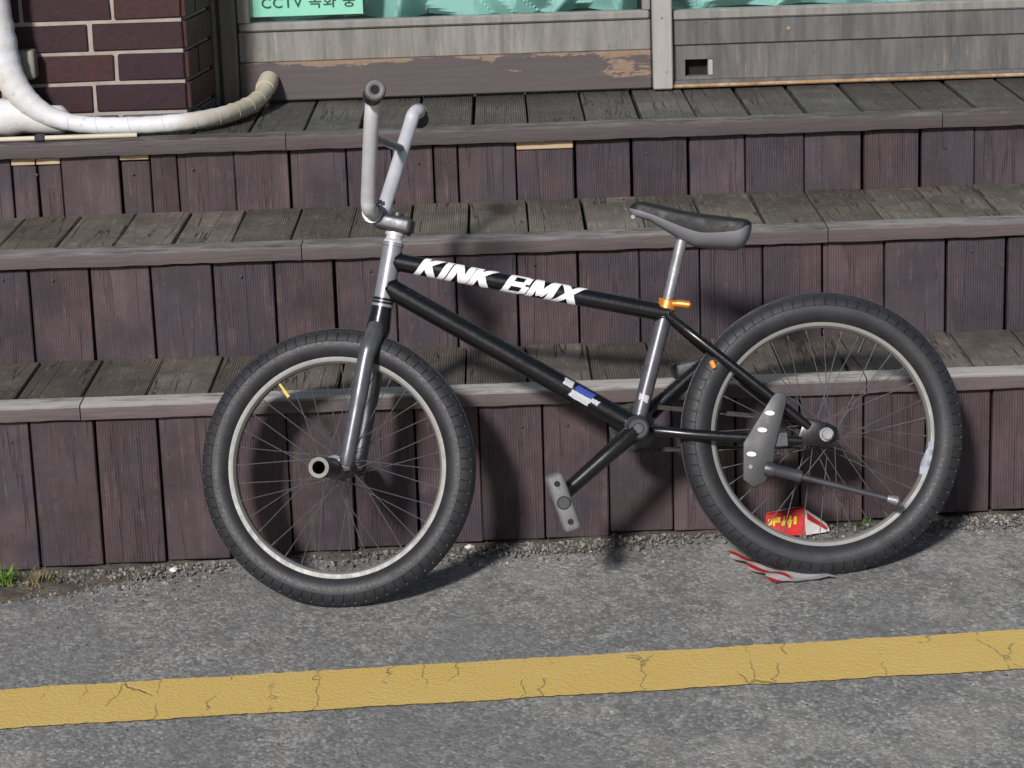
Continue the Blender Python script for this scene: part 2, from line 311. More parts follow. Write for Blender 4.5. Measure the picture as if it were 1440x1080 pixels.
def glassm():
    t = NT('window_glass'); n = t.n; b = t.b; n.remove(b)
    tr = t.new('ShaderNodeBsdfTransparent'); tr.inputs[0].default_value = (0.90, 0.95, 0.94, 1)
    gl = t.new('ShaderNodeBsdfGlossy'); gl.inputs['Roughness'].default_value = 0.04
    fr = t.new('ShaderNodeFresnel'); fr.inputs['IOR'].default_value = 1.45
    mx = t.new('ShaderNodeMixShader'); t.link(fr.outputs[0], mx.inputs[0]); t.link(tr.outputs[0], mx.inputs[1]); t.link(gl.outputs[0], mx.inputs[2])
    t.link(mx.outputs[0], n['Material Output'].inputs[0]); return t.m
M['glass'] = glassm()

def striped():
    t = NT('red_white_wrapper_print'); v = t.coord('Object')
    wv = t.new('ShaderNodeTexWave', _wave_type='BANDS', _bands_direction='DIAGONAL'); wv.inputs['Scale'].default_value = 13.0; wv.inputs['Distortion'].default_value = 1.5
    wv.inputs['Detail'].default_value = 1.0; wv.inputs['Phase Offset'].default_value = 1.2
    t.link(v, wv.inputs['Vector'])
    sep = t.new('ShaderNodeSeparateXYZ'); t.link(v, sep.inputs[0])
    f = t.math('MULTIPLY', t.ramp(wv.outputs['Fac'], [(0.68, (0, 0, 0)), (0.73, (1, 1, 1))]), t.ramp(t.math('ADD', t.math('MULTIPLY', sep.outputs['X'], 6.0), 0.5), [(0.46, (1, 1, 1)), (0.52, (0, 0, 0))]))
    n = t.noise(v, 70, 4)
    c = t.mix(f, t.mix(n, (0.60, 0.60, 0.60), (0.74, 0.73, 0.72)), (0.62, 0.045, 0.04))
    return t.fin(c, 0.5, t.bump(n, 0.3, 0.001))
M['stripe'] = striped()

# ------------------------------------------------------------------ mesh helpers
def link(name, me, mat=None, parent=None, loc=None, smooth=False):
    o = bpy.data.objects.new(name, me); col.objects.link(o)
    if mat is not None and len(me.materials) == 0: me.materials.append(M[mat] if isinstance(mat, str) else mat)
    if parent is not None: o.parent = parent
    if loc is not None: o.location = loc
    if smooth: me.shade_smooth()
    return o
def obj(name, bm, mat, parent=None, loc=None, smooth=False, autos=None):
    bmesh.ops.recalc_face_normals(bm, faces=bm.faces[:])
    if autos is not None:
        for f in bm.faces: f.smooth = True
        for e in bm.edges:
            if len(e.link_faces) == 2: e.smooth = e.calc_face_angle(0) < R(autos)
            else: e.smooth = False
    me = bpy.data.meshes.new(name); bm.to_mesh(me); bm.free()
    return link(name, me, mat, parent, loc, smooth)
def empty(name, loc=(0, 0, 0), parent=None):
    o = bpy.data.objects.new(name, None); o.location = loc; col.objects.link(o); o.empty_display_size = 0.05
    if parent is not None: o.parent = parent
    return o
def tag(o, label, cat, group=None):
    o['label'] = label; o['category'] = cat
    if group: o['group'] = group
    return o
def structure(o): o['kind'] = 'structure'; return o

def box_bm(sx, sy, sz, bev=0.0, c=(0, 0, 0), bm=None, segs=1, rot=None):
    own = bm is None
    b = bmesh.new()
    bmesh.ops.create_cube(b, size=1.0)
    for v in b.verts: v.co = Vector((v.co.x*sx, v.co.y*sy, v.co.z*sz))
    if bev > 0: bmesh.ops.bevel(b, geom=b.edges[:], offset=bev, segments=segs, affect='EDGES', profile=0.5)
    for v in b.verts:
        p = v.co if rot is None else rot @ v.co
        v.co = p + Vector(c)
    if own: return b
    me = bpy.data.meshes.new('tmp'); b.to_mesh(me); b.free(); bm.from_mesh(me); bpy.data.meshes.remove(me); return bm

def catmull(pts, n=8):
    P = [Vector(p) for p in pts]; out = []
    for i in range(len(P)-1):
        a = P[i-1] if i > 0 else P[i]*2-P[i+1]; b, c = P[i], P[i+1]; d = P[i+2] if i+2 < len(P) else c*2-b
        for k in range(n):
            t = k/n
            out.append(0.5*((2*b)+(c-a)*t+(2*a-5*b+4*c-d)*t*t+(3*b-a-3*c+d)*t*t*t))
    out.append(P[-1]); return out
def tube(pts, rad, seg=14, bm=None, cap=True, squash=1.0, sqaxis=None):
    """sweep a circle along pts; rad is a number or list along the points"""
    bm = bm or bmesh.new(); P = [Vector(p) for p in pts]; n = len(P)
    rr = rad if isinstance(rad, (list, tuple)) else [rad]*n
    T = [(P[min(i+1, n-1)]-P[max(i-1, 0)]).normalized() for i in range(n)]
    ref = Vector((0, 1, 0)) if abs(T[0].y) < 0.9 else Vector((1, 0, 0))
    N = (ref - T[0]*ref.dot(T[0])).normalized(); rings = []
    for i in range(n):
        if i: N = (N - T[i]*N.dot(T[i])).normalized()
        B = T[i].cross(N); ring = []
        for k in range(seg):
            a = 2*math.pi*k/seg
            ring.append(bm.verts.new(P[i] + (N*math.cos(a)*squash + B*math.sin(a))*rr[i]))
        rings.append(ring)
    for i in range(n-1):
        for k in range(seg):
            bm.faces.new((rings[i][k], rings[i][(k+1) % seg], rings[i+1][(k+1) % seg], rings[i+1][k]))
    if cap: bm.faces.new(rings[0][::-1]); bm.faces.new(rings[-1])
    return bm
def lathe(profile, seg=96, closed=True, bm=None):
    """revolve (radius, y) profile about the local Y axis"""
    bm = bm or bmesh.new(); rings = []
    for k in range(seg):
        a = 2*math.pi*k/seg
        rings.append([bm.verts.new((r*math.cos(a), y, r*math.sin(a))) for r, y in profile])
    m = len(profile)
    for k in range(seg):
        A, B = rings[k], rings[(k+1) % seg]
        for i in range(m if closed else m-1):
            bm.faces.new((A[i], A[(i+1) % m], B[(i+1) % m], B[i]))
    return bm
def prism(poly, y0, y1, bev=0.0):
    """polygon in (x,z) extruded along y"""
    bm = bmesh.new(); vs_ = [bm.verts.new((x, y0, z)) for x, z in poly]; f = bm.faces.new(vs_)
    r = bmesh.ops.extrude_face_region(bm, geom=[f])
    for v in r['geom']:
        if isinstance(v, bmesh.types.BMVert): v.co.y = y1
    if bev: bmesh.ops.bevel(bm, geom=bm.edges[:], offset=bev, segments=2, affect='EDGES', profile=0.5)
    return bm

GR = 0.026                      # the road climbs gently to the right
def gz(x): return GR*x

# ------------------------------------------------------------------ road
def grid_bm(x0, x1, y0, y1, nx, ny, zf):
    bm = bmesh.new(); V = [[bm.verts.new((x0+(x1-x0)*i/nx, y0+(y1-y0)*j/ny, zf(x0+(x1-x0)*i/nx, y0+(y1-y0)*j/ny))) for i in range(nx+1)] for j in range(ny+1)]
    for j in range(ny):
        for i in range(nx): bm.faces.new((V[j][i], V[j][i+1], V[j+1][i+1], V[j+1][i]))
    return bm
structure(obj('road', grid_bm(-40, 40, -60, 0.6, 40, 30, lambda x, y: gz(x)), 'asphalt'))
# painted line with slightly wavering edges
bm = bmesh.new(); prev = None
for i in range(1201):
    x = -6+12*i/1200
    e1 = random.uniform(-0.0022, 0.0022)+0.0015*math.sin(x*23); e2 = random.uniform(-0.0022, 0.0022)+0.0015*math.sin(x*31+1)
    pr = (bm.verts.new((x, -0.0905+e1, gz(x)+0.004)), bm.verts.new((x, 0.0905+e2, gz(x)+0.004)))
    if prev: bm.faces.new((prev[0], pr[0], pr[1], prev[1]))
    prev = pr
ln = structure(obj('yellow_line_marking', bm, 'yellow')); ln.location = (0, -0.731, 0)

# soil and gravel in the gutter
def soil_z(x, y):
    edge = -0.055-0.025*math.sin(x*5.1+1)-0.02*math.sin(x*13.3)-(0.13*max(0, -x-0.62)/0.35 if x < -0.62 else 0)
    t = max(0, min(1, (y-edge)/0.05)); return gz(x)-0.006+0.011*t+0.003*math.sin(x*47+y*61)*t
structure(obj('gutter_soil', grid_bm(-1.6, 1.6, -0.30, 0.04, 200, 26, soil_z), 'soil', smooth=True))
bm = bmesh.new()
ico = bmesh.new(); bmesh.ops.create_icosphere(ico, subdivisions=1, radius=1.0)
iv = [v.co.copy() for v in ico.verts]; iF = [[v.index for v in f.verts] for f in ico.faces]; ico.free()
vv, ff = [], []
def stone(x, y, s, zoff=0.0):
    q = Quaternion((random.gauss(0, 1), random.gauss(0, 1), random.gauss(0, 1), random.gauss(0, 1))).normalized()
    b = len(vv); sc = (s*random.uniform(0.7, 1.2), s*random.uniform(0.7, 1.2), s*random.uniform(0.4, 0.8))
    for p in iv:
        k = random.uniform(0.8, 1.15); pp = Vector((p.x*sc[0]*k, p.y*sc[1]*k, p.z*sc[2]*k)); pp.rotate(q)
        vv.append((x+pp.x, y+pp.y, gz(x)+zoff+pp.z))
    ff.extend([[b+i for i in f] for f in iF])
for _ in range(7000):
    x = random.uniform(-1.3, 1.3); y = -abs(random.gauss(0, 0.045))-0.012
    if x < -0.6: y *= 1.6
    if y < -0.26: continue
    dens = 0.55+0.45*math.sin(x*7+1.3)
    if random.random() > dens: continue
    stone(x, y, random.choice((0.0016, 0.002, 0.0025, 0.003, 0.0038, 0.0055)), 0.006 if y > -0.09 else 0.001)
for _ in range(700):
    stone(random.uniform(-1.2, 1.2), random.uniform(-1.3, -0.05), random.choice((0.0016, 0.002, 0.0026)), 0.001)
me = bpy.data.meshes.new('gravel'); me.from_pydata(vv, [], ff)
g = link('gravel', me, 'pebble'); g['kind'] = 'stuff'; g['label'] = 'loose gravel and grit along the foot of the wooden steps'

# ------------------------------------------------------------------ wooden steps
Z1, Z2, Z3 = 0.322, 0.549, 0.713
Y1, Y2, Y3, YD = 0.0, 0.36, 0.79, 1.285
steps = tag(empty('wooden_steps', (0, 0, 0)), 'three dark brown weathered decking steps in front of the shop door', 'steps')
def board(name, x0, x1, y0, y1, z0, z1, mat, parent, bev=0.0025, jit=0.0, warp=0.0):
    c = ((x0+x1)/2, (y0+y1)/2, (z0+z1)/2)
    bm = box_bm(x1-x0, y1-y0, z1-z0, bev)
    if warp:
        for v in bm.verts: v.co += Vector((random.uniform(-warp, warp), 0, random.uniform(-warp, warp)*0.5))
    o = obj(name, bm, mat, parent, c)
    if jit: o.rotation_euler = (random.uniform(-jit, jit), random.uniform(-jit, jit), random.uniform(-jit, jit)*0.6)
    return o
def risers(edges, yf, zb, zt, parent, cut=None, gaps=None):
    for i in range(len(edges)-1):
        a, b = edges[i], edges[i+1]
        gp = random.choice((0.0012, 0.0018, 0.003, 0.0045)) if gaps is None else gaps
        gp2 = random.choice((0.0012, 0.0018, 0.003))
        top = zt - (cut.get(i, 0) if cut else 0)
        bot = zb(a) if callable(zb) else zb
        yo = random.uniform(-0.003, 0.003)
        board('riser_board', a+gp, b-gp2, yf+yo, yf+0.022+yo, bot+random.uniform(0, 0.006), top-random.uniform(0, 0.003), 'riser', parent, 0.002, 0.004, 0.0006)
e1 = [-0.9336+0.12535*k+random.uniform(-0.002, 0.002) for k in range(-3, 19)]
e2 = [-0.9818+0.12655*k+random.uniform(-0.002, 0.002) for k in range(-3, 19)]
s3 = 1.0115
e3 = [x*s3 for x in (-1.30, -1.19, -1.0703, -1.0154, -0.9606, -0.8321, -0.766, -0.7068, -0.5815, -0.4609, -0.335, -0.235, -0.1445, -0.0900, 0.0372, 0.1641, 0.2885, 0.4132, 0.5401, 0.6685, 0.7969, 0.9238, 1.0444, 1.17, 1.30)]
risers(e1, Y1, lambda x: gz(x)+0.008, Z1-0.033, steps)
risers(e2, Y2, Z1-0.03, Z2-0.033, steps)
risers(e3, Y3, Z2-0.03, Z3-0.036, steps, cut={2: 0.018, 3: 0.018, 5: 0.014, 14: 0.021})
# pale batten that shows above the short riser boards
for i in (2, 3, 5, 14):
    a_, b_ = e3[i]+0.001, e3[i+1]-0.002; h_ = {2: 0.018, 3: 0.018, 5: 0.014, 14: 0.021}[i]
    obj('batten', box_bm(b_-a_, 0.02, h_-0.003, 0.0015), 'raw_wood', steps, ((a_+b_)/2, Y3+0.0085, Z3-0.0365-h_/2+0.001))
scr_me = None
def screw(x, y, z, parent):
    global scr_me
    if scr_me is None:
        b_ = lathe([(0.0001, 0.0), (0.0032, 0.0), (0.0030, -0.0010), (0.0001, -0.0012)], 10); scr_me = bpy.data.meshes.new('screw'); b_.to_mesh(scr_me); b_.free()
    link('screw', scr_me, 'dark_metal', parent, (x, y, z))
for ed, yy, zz in ((e1, Y1, Z1-0.075), (e2, Y2, Z2-0.060), (e3, Y3, Z3-0.075)):
    for i in range(2, len(ed)-2):
        if random.random() < 0.45:
            screw((ed[i]+ed[i+1])/2+random.uniform(-0.03, 0.03), yy-0.0030, zz+random.uniform(-0.006, 0.006), steps)
def treads(edges, y0, y1, zt, mat, parent, wide=(0.0015, 0.003, 0.004), jit=0.002):
    for i in range(len(edges)-1):
        gp = random.choice((0.0015, 0.002, 0.0035)); dz = random.uniform(-0.003, 0.0)
        board('tread_board', edges[i]+gp, edges[i+1]-random.choice(wide), y0+random.uniform(0, 0.002), y1, zt-0.024+dz, zt+dz, mat, parent, 0.0025, jit, 0.0012)
t1 = [-0.966+0.12625*k+random.uniform(-0.0025, 0.0025) for k in range(-3, 19)]
t2 = [-0.937+0.12405*k+random.uniform(-0.0025, 0.0025) for k in range(-3, 20)]
t3 = [-0.557+0.1254*k+random.uniform(-0.003, 0.003) for k in range(-6, 16)]
treads(t1, 0.0415, Y2+0.0, Z1-0.003, 'tread', steps)
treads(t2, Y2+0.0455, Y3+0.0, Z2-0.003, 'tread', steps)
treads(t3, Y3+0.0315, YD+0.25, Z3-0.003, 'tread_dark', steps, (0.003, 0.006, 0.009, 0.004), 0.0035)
def nosing(cuts, y0, y1, zt, h, mat):
    for i in range(len(cuts)-1):
        a, b = cuts[i]+0.001, cuts[i+1]-0.001
        bm = box_bm(b-a, y1-y0, h, 0.0)
        bmesh.ops.subdivide_edges(bm, edges=[e for e in bm.edges if abs(e.verts[0].co.x-e.verts[1].co.x) > 0.1], cuts=int((b-a)/0.03), use_grid_fill=True)
        for v in bm.verts:
            if v.co.z > 0 and v.co.y < 0:
                w = random.uniform(-1, 1); v.co.z += -abs(w)*0.0018-0.001; v.co.y += abs(w)*0.0015
            elif v.co.y < 0: v.co.z += random.uniform(-0.001, 0.001)
        bmesh.ops.bevel(bm, geom=[e for e in bm.edges if all(v.co.y < 0 and v.co.z > 0 for v in e.verts)], offset=0.005, segments=2, affect='EDGES', profile=0.5)
        o = obj('nosing_board', bm, mat, steps, ((a+b)/2, (y0+y1)/2, zt-h/2+random.uniform(-0.0008, 0.0008)), autos=40)
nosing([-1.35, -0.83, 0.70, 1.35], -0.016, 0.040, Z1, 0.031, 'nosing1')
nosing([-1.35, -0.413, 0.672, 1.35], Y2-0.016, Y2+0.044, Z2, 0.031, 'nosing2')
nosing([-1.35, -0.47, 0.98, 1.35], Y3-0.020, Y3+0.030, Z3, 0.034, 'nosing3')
# solid near-black blocks under the boards paint the shade in the gaps
for nm, y0, y1, zt in (('gap_shade_block', Y1+0.05, Y2+0.04, Z1-0.04), ('gap_shade_block', Y2+0.055, Y3+0.055, Z2-0.04), ('gap_shade_block', Y3+0.075, YD+0.25, Z3-0.04)):
    board(nm, -1.35, 1.35, y0, y1, -0.05, zt, 'void', steps, 0)

# ------------------------------------------------------------------ brick pillar
pil = tag(empty('brick_pillar', (-1.0, 0.95, Z3)), 'dark maroon brick pillar with pale mortar beside the shop door', 'pillar')
PO = Vector((-1.0, 0.95, Z3))
PX, PY = -0.700, 0.95
side = Vector((0.030, 0.235, 0))            # the return face turns slightly outward
poly = [(-1.7, PY+0.006), (PX-0.006, PY+0.006), (PX+side.x-0.006, PY+side.y), (-1.7, PY+side.y)]
bm = bmesh.new(); fv = [bm.verts.new((x-PO.x, y-PO.y, 0)) for x, y in poly]; f = bm.faces.new(fv)
r_ = bmesh.ops.extrude_face_region(bm, geom=[f]); bmesh.ops.translate(bm, vec=(0, 0, 1.6), verts=[v for v in r_['geom'] if isinstance(v, bmesh.types.BMVert)])
obj('mortar', bm, 'mortar', pil)
zc = 0.746
for k in range(-1, 9):
    za, zb_ = zc+0.069*k+0.0045, zc+0.069*(k+1)-0.0045
    if k == -1: za = Z3+0.001
    first = 0.213 if k % 2 == 0 else 0.158
    x1 = PX; x0 = PX-first
    while x1 > -1.35:
        bm = box_bm(x1-x0-0.009, 0.05, zb_-za, 0.0025)
        for v in bm.verts: v.co += Vector((random.uniform(-1, 1), random.uniform(-0.5, 0.5), random.uniform(-1, 1)))*0.0011
        b = obj('brick', bm, 'brick' if k >= 0 else 'skirt', pil, ((x0+x1)/2+(0.0045 if x1 == PX else 0)-PO.x-(0.0045 if x1 == PX else 0)+random.uniform(-0.001, 0.001), PY+0.026-PO.y+random.uniform(-0.0008, 0.0008), (za+zb_)/2-PO.z))
        x1 = x0; x0 = x1-0.206
    L = side.length; ang = math.atan2(side.y, side.x); pos = 0.003; w = 0.095 if k % 2 else L-0.003
    while pos < L-0.02:
        ww = min(w, L-pos)
        c = Vector((PX, PY, 0))+side.normalized()*(pos+ww/2)+Vector((-math.sin(ang), math.cos(ang), 0))*0.02
        b = obj('brick', box_bm(ww-0.009, 0.05, zb_-za, 0.002), 'brick' if k >= 0 else 'skirt', pil, (c.x-PO.x, c.y-PO.y, (za+zb_)/2-PO.z)); b.rotation_euler = (0, 0, ang)
        pos += ww; w = 0.19

# ------------------------------------------------------------------ shop front
door = tag(empty('sliding_door', (-0.13, YD, Z3)), 'aluminium sliding door with mint sheets behind glass and peeling brown kick board', 'door')
def dpart(name, x0, x1, y0, y1, z0, z1, mat, par, bev=0.002):
    pl = par.location
    bm = box_bm(x1-x0, y1-y0, z1-z0, bev)
    return obj(name, bm, mat, par, ((x0+x1)/2-pl.x, (y0+y1)/2-pl.y, (z0+z1)/2-pl.z))
dpart('kick_board', -0.617, 0.371, YD, YD+0.03, Z3+0.001, 0.806, 'peel', door, 0.003)
dpart('bottom_rail', -0.615, 0.371, YD+0.012, YD+0.042, 0.8062, 0.880, 'alu', door)
dpart('rail_lip', -0.613, 0.369, YD+0.003, YD+0.043, 0.8802, 0.9005, 'alu_lip', door, 0.004)
dpart('stile', -0.615, -0.585, YD+0.006, YD+0.042, 0.9007, 2.6, 'alu_lip', door)
dpart('stile', 0.352, 0.371, YD+0.006, YD+0.042, 0.9007, 2.6, 'alu_lip', door)
dpart('top_rail', -0.615, 0.371, YD+0.006, YD+0.042, 2.6003, 2.7, 'alu', door)
dpart('pane', -0.584, 0.351, YD+0.022, YD+0.027, 0.9008, 2.6, 'glass', door, 0)
post = tag(empty('door_post', (0.397, YD-0.02, Z3)), 'cream grey aluminium upright post between door and right panel', 'post')
dpart('upright', 0.3735, 0.4205, YD-0.025, YD+0.05, Z3+0.0005, 2.7, 'alu_post', post, 0.003)
obj('rivet', box_bm(0.006, 0.003, 0.006, 0.001), 'rust', post, (-0.002, -0.006, 0.885-Z3))
rp = tag(empty('window_panel', (0.9, YD, Z3)), 'dull grey aluminium panel with rusty lower edge right of the post', 'window')
dpart('upper_band', 0.4225, 2.2, YD+0.000, YD+0.04, 0.815, 0.874, 'alu_dark', rp)
dpart('lip', 0.4225, 2.2, YD-0.006, YD+0.04, 0.8745, 0.898, 'alu_lip', rp, 0.004)
# lower band with a cut-out hole
bm = bmesh.new()
for (a, b, c, d) in ((0.4225, 0.452, 0.731, 0.814), (0.519, 2.2, 0.731, 0.814), (0.452, 0.519, 0.7795, 0.814), (0.452, 0.519, 0.731, 0.7395)):
    box_bm(b-a, 0.028, d-c, 0.0, ((a+b)/2-0.9, 0.021, (c+d)/2-Z3), bm)
bmesh.ops.remove_doubles(bm, verts=bm.verts[:], dist=0.0001)
obj('lower_band', bm, 'alu_dark', rp)
dpart('hole_back', 0.44, 0.53, YD+0.045, YD+0.055, 0.725, 0.80, 'void', rp, 0)
dpart('hole_frame', 0.507, 0.5185, YD+0.005, YD+0.034, 0.7405, 0.778, 'alu_post', rp, 0.001)
dpart('band_edge', 0.4225, 2.2, YD-0.004, YD+0.034, 0.7145, 0.7305, 'alu_dark', rp, 0.003)
dpart('rusty_threshold', 0.4225, 2.2, YD-0.016, YD-0.0045, Z3+0.001, 0.7225, 'rust', rp, 0.003)
dpart('pane', 0.4225, 2.2, YD+0.02, YD+0.025, 0.899, 2.6, 'glass', rp, 0)
dpart('top_rail', 0.4225, 2.2, YD, YD+0.04, 2.6003, 2.7, 'alu_dark', rp)
obj('screw_hole', lathe([(0.0001, 0), (0.005, 0), (0.005, -0.002), (0.0001, -0.002)], 12), 'rust', rp, (0.70-0.9, -0.0015, 0.848-Z3))
jm = tag(empty('door_jamb', (-0.65, YD, Z3)), 'beige grey metal door jamb between brick pillar and sliding door', 'door jamb')
dpart('jamb_plate', -0.655, -0.6165, YD-0.03, YD+0.05, Z3+0.0008, 2.7, 'jamb', jm, 0.003)
dpart('jamb_back', -0.72, -0.656, YD-0.005, YD+0.05, Z3+0.0008, 2.7, 'jamb', jm, 0.002)
cdt = tag(obj('conduit', tube([(0, 0, 0), (0, 0, 0.02), (0, 0, 1.9)], 0.0095, 12), 'jamb', None, (-0.670, YD-0.03, Z3+0.001), autos=40), 'thin grey vertical conduit standing in the corner by the brick pillar', 'conduit')
# sign inside the left pane
sg = tag(obj('notice_sign', box_bm(0.27, 0.002, 0.15, 0.0), 'sign', None, (-0.450, YD+0.034, 0.9125+0.075)), 'mint green surveillance notice with dark lettering inside the door glass', 'sign')
def text_mesh(body, size, offset=0.0, shear=0.0, ext=0.0, space=1.0):
    cu = bpy.data.curves.new('txt', 'FONT'); cu.body = body; cu.size = size; cu.offset = offset; cu.shear = shear; cu.extrude = ext
    cu.align_x = 'LEFT'; cu.space_character = space; cu.resolution_u = 3
    o = bpy.data.objects.new('txt', cu); col.objects.link(o)
    dg = bpy.context.evaluated_depsgraph_get(); dg.update()
    me = bpy.data.meshes.new_from_object(o.evaluated_get(dg)); bpy.data.objects.remove(o)
    return me
me = text_mesh('CCTV 녹화 중', 0.034, 0.0003, 0, 0.0006, 1.12)
w_ = max(v.co.x for v in me.vertices)
for v in me.vertices: v.co = Vector((v.co.x*0.225/w_-0.108, -v.co.z-0.0022, v.co.y-0.075+0.0205))
link('lettering', me, 'sign_ink', sg)
# crumpled mint sheets behind the glass
def crumple(name, x0, x1, z0, z1, y, seed, label, amp=0.26):
    rnd = random.Random(seed); cx, czz = (x0+x1)/2, z0
    pts = [(rnd.uniform(x0, x1), rnd.uniform(z0-0.02, z1), rnd.uniform(-1, 1), rnd.uniform(-5, 5), rnd.uniform(-5, 5)) for _ in range(int((x1-x0)*42))]
    nx, nz = int((x1-x0)/0.008), int((z1-z0)/0.008)
    bm = bmesh.new(); V = []
    for j in range(nz+1):
        row = []
        for i in range(nx+1):
            px, pz = x0+(x1-x0)*i/nx, z0+(z1-z0)*j/nz
            h = max(p[2]*0.5 - abs((px-p[0])*math.cos(p[3])+(pz-p[1])*math.sin(p[3]))*9 - abs((pz-p[1])*math.cos(p[4])-(px-p[0])*math.sin(p[4]))*5 for p in pts)
            row.append(bm.verts.new((px-cx, -amp*h*0.5, pz-czz)))
        V.append(row)
    for j in range(nz):
        for i in range(nx): bm.faces.new((V[j][i], V[j][i+1], V[j+1][i+1], V[j+1][i]))
    r = bmesh.ops.solidify(bm, geom=bm.faces[:], thickness=0.003)
    tag(obj(name, bm, 'mint', None, (cx, y, czz)), label, 'plastic sheet')
crumple('plastic_sheet', -0.58, 0.35, 0.885, 1.35, YD+0.16, 3, 'crumpled mint plastic sheet behind the sliding door glass')
crumple('plastic_sheet', 0.425, 1.5, 0.885, 1.35, YD+0.13, 8, 'mint plastic sheet behind the glass right of the post', 0.16)
structure(obj('interior_wall', box_bm(4.4, 0.05, 2.2, 0), 'inside', None, (0.2, YD+0.45, Z3+1.1)))

# ------------------------------------------------------------------ wrapped pipe
wp = tag(empty('wrapped_pipe', (-0.79, 0.83, Z3)), 'white tape wrapped pipe bending around the brick pillar foot to the door', 'pipe')
wo_ = Vector((-0.79, 0.83, Z3))
pth = catmull([(-1.112, 0.865, 1.60), (-1.112, 0.865, 1.10), (-1.101, 0.862, 0.93), (-1.075, 0.855, 0.835), (-1.020, 0.845, 0.773), (-0.935, 0.838, 0.742), (-0.82, 0.836, 0.7345), (-0.70, 0.850, 0.7365), (-0.625, 0.925, 0.7375), (-0.578, 1.05, 0.738), (-0.553, 1.175, 0.746), (-0.548, 1.262, 0.762)], 10)
rads = []
for i, p in enumerate(pth):
    base = 0.040 if i < 20 else (0.040-0.0205*min(1, (i-20)/28))
    rads.append(base*(1+0.02*math.sin(i*1.9)+random.uniform(-0.015, 0.015)))
bm = tube([Vector(p)-wo_ for p in pth], rads, 20)
obj('pipe_run', bm, 'wrap', wp, autos=60)
for i in range(48, len(pth)-6, 6):          # edges of the spiral tape
    T = (pth[i+1]-pth[i-1]).normalized(); tilt = (T+Vector((0.2, 0.0, 0.30))).normalized()
    r0_ = rads[i]*1.035
    N = tilt.orthogonal().normalized(); B = tilt.cross(N); ring = [pth[i]-wo_+(N*math.cos(a)+B*math.sin(a))*r0_ for a in [2*math.pi*k/24 for k in range(25)]]
    obj('tape_edge', tube(ring, 0.0007, 5, cap=False), 'wrap', wp)
obj('pipe_cuff', tube([Vector(p)-wo_ for p in ((-0.551, 1.215, 0.753), (-0.549, 1.235, 0.757), (-0.545, 1.275, 0.766))], [0.0225, 0.0245, 0.024], 18), 'cream', wp, autos=50)
br = tag(obj('branch_pipe', tube(catmull([(-0.45, 0.02, 0.045), (-0.2, 0.01, 0.030), (0.0, 0.0, 0.012), (0.10, 0.0, 0.006)], 6), [0.046]*6+[0.042]*6+[0.032]*6+[0.02], 16), 'wrap', None, (-1.06, 0.865, 0.742), autos=60), 'short white wrapped pipe joining the bend from the left edge', 'pipe')
cl = tag(obj('cable_conduit', tube([(-0.4, 0, 0), (0, 0, 0), (0.33, 0.0, 0)], 0.0055, 10), 'cream', None, (-1.13, 0.797, Z3+0.0062), autos=40), 'thin cream cable conduit lying on the top nosing below the white pipe', 'conduit')
tag(obj('conduit_clamp', box_bm(0.022, 0.018, 0.013, 0.002), 'black_plastic', None, (-1.015, 0.797, Z3+0.0075)), 'small black clamp holding the cream conduit', 'clamp')
tag(obj('pipe_bracket', box_bm(0.040, 0.05, 0.066, 0.008, segs=3), 'jamb_cream', None, (-1.052, 0.922, 0.868), autos=40), 'beige bracket block on the brick behind the white pipe', 'bracket')

# ------------------------------------------------------------------ bicycle
BIKE_O = Vector((0, -0.2965, 0.0)); LEAN = R(15.0)
ex = Vector((1, 0.028, GR)).normalized(); yh = Vector((-0.028, 1, 0)).normalized(); uph = ex.cross(yh)
ev = (uph*math.cos(LEAN)+yh*math.sin(LEAN)).normalized(); ew = ex.cross(ev)
bike = tag(empty('bicycle'), 'small black stunt bicycle with white top tube lettering leaning against the wooden steps', 'bicycle')
bike.matrix_world = Matrix(((ex.x, -ew.x, ev.x, BIKE_O.x), (ex.y, -ew.y, ev.y, BIKE_O.y), (ex.z, -ew.z, ev.z, BIKE_O.z), (0, 0, 0, 1)))
def L(u, v, w=0.0): return Vector((u, -w, v))
def bpart(name, bm, mat, par=None, autos=40): return obj(name, bm, mat, par or bike, autos=autos)
AX0, AXD = L(-0.2077, 0.5571), (L(-0.1803, 0.6698)-L(-0.2077, 0.5571)).normalized()
STEER = Matrix.Translation(AX0) @ Matrix.Rotation(R(-9.5), 4, AXD) @ Matrix.Translation(-AX0)
def steered(o):
    o.matrix_basis = STEER; return o
def spart(name, bm, mat, par=None, autos=40):
    o = bpart(name, bm, mat, par, autos)
    return steered(o) if par is None else o

# frame
ht0, ht1 = L(-0.2085, 0.5535), L(-0.1800, 0.6700)
bpart('head_tube', tube([ht0, ht0+(ht1-ht0)*0.04, ht0+(ht1-ht0)*0.05, ht1-(ht1-ht0)*0.05, ht1-(ht1-ht0)*0.04, ht1], [0.0205, 0.0205, 0.0185, 0.0185, 0.0205, 0.0205], 24), 'head_sheen')
for s, c in ((0.06, 0.002), (0.115, 0.002)):
    p = ht0+(ht1-ht0)*s; bpart('head_ring', tube([p-AXD*0.0025, p+AXD*0.0025], 0.0192, 24), 'black_paint')
tt0, tt1 = L(-0.186, 0.6375), L(0.3225, 0.5055)
top = bpart('top_tube', tube([tt0, tt0+(tt1-tt0)*0.5, tt1], 0.0168, 24), 'black_paint')
dt0, dt1 = L(-0.196, 0.5895), L(0.2485, 0.2985)
down = bpart('down_tube', tube([dt0, dt0+(dt1-dt0)*0.5, dt1], 0.0195, 24), 'black_paint')
st0, st1 = L(0.2500, 0.2960), L(0.3240, 0.5240)
seatt = bpart('seat_tube', tube([st0, st0+(st1-st0)*0.5, st1], 0.0150, 20), 'fork_sheen')
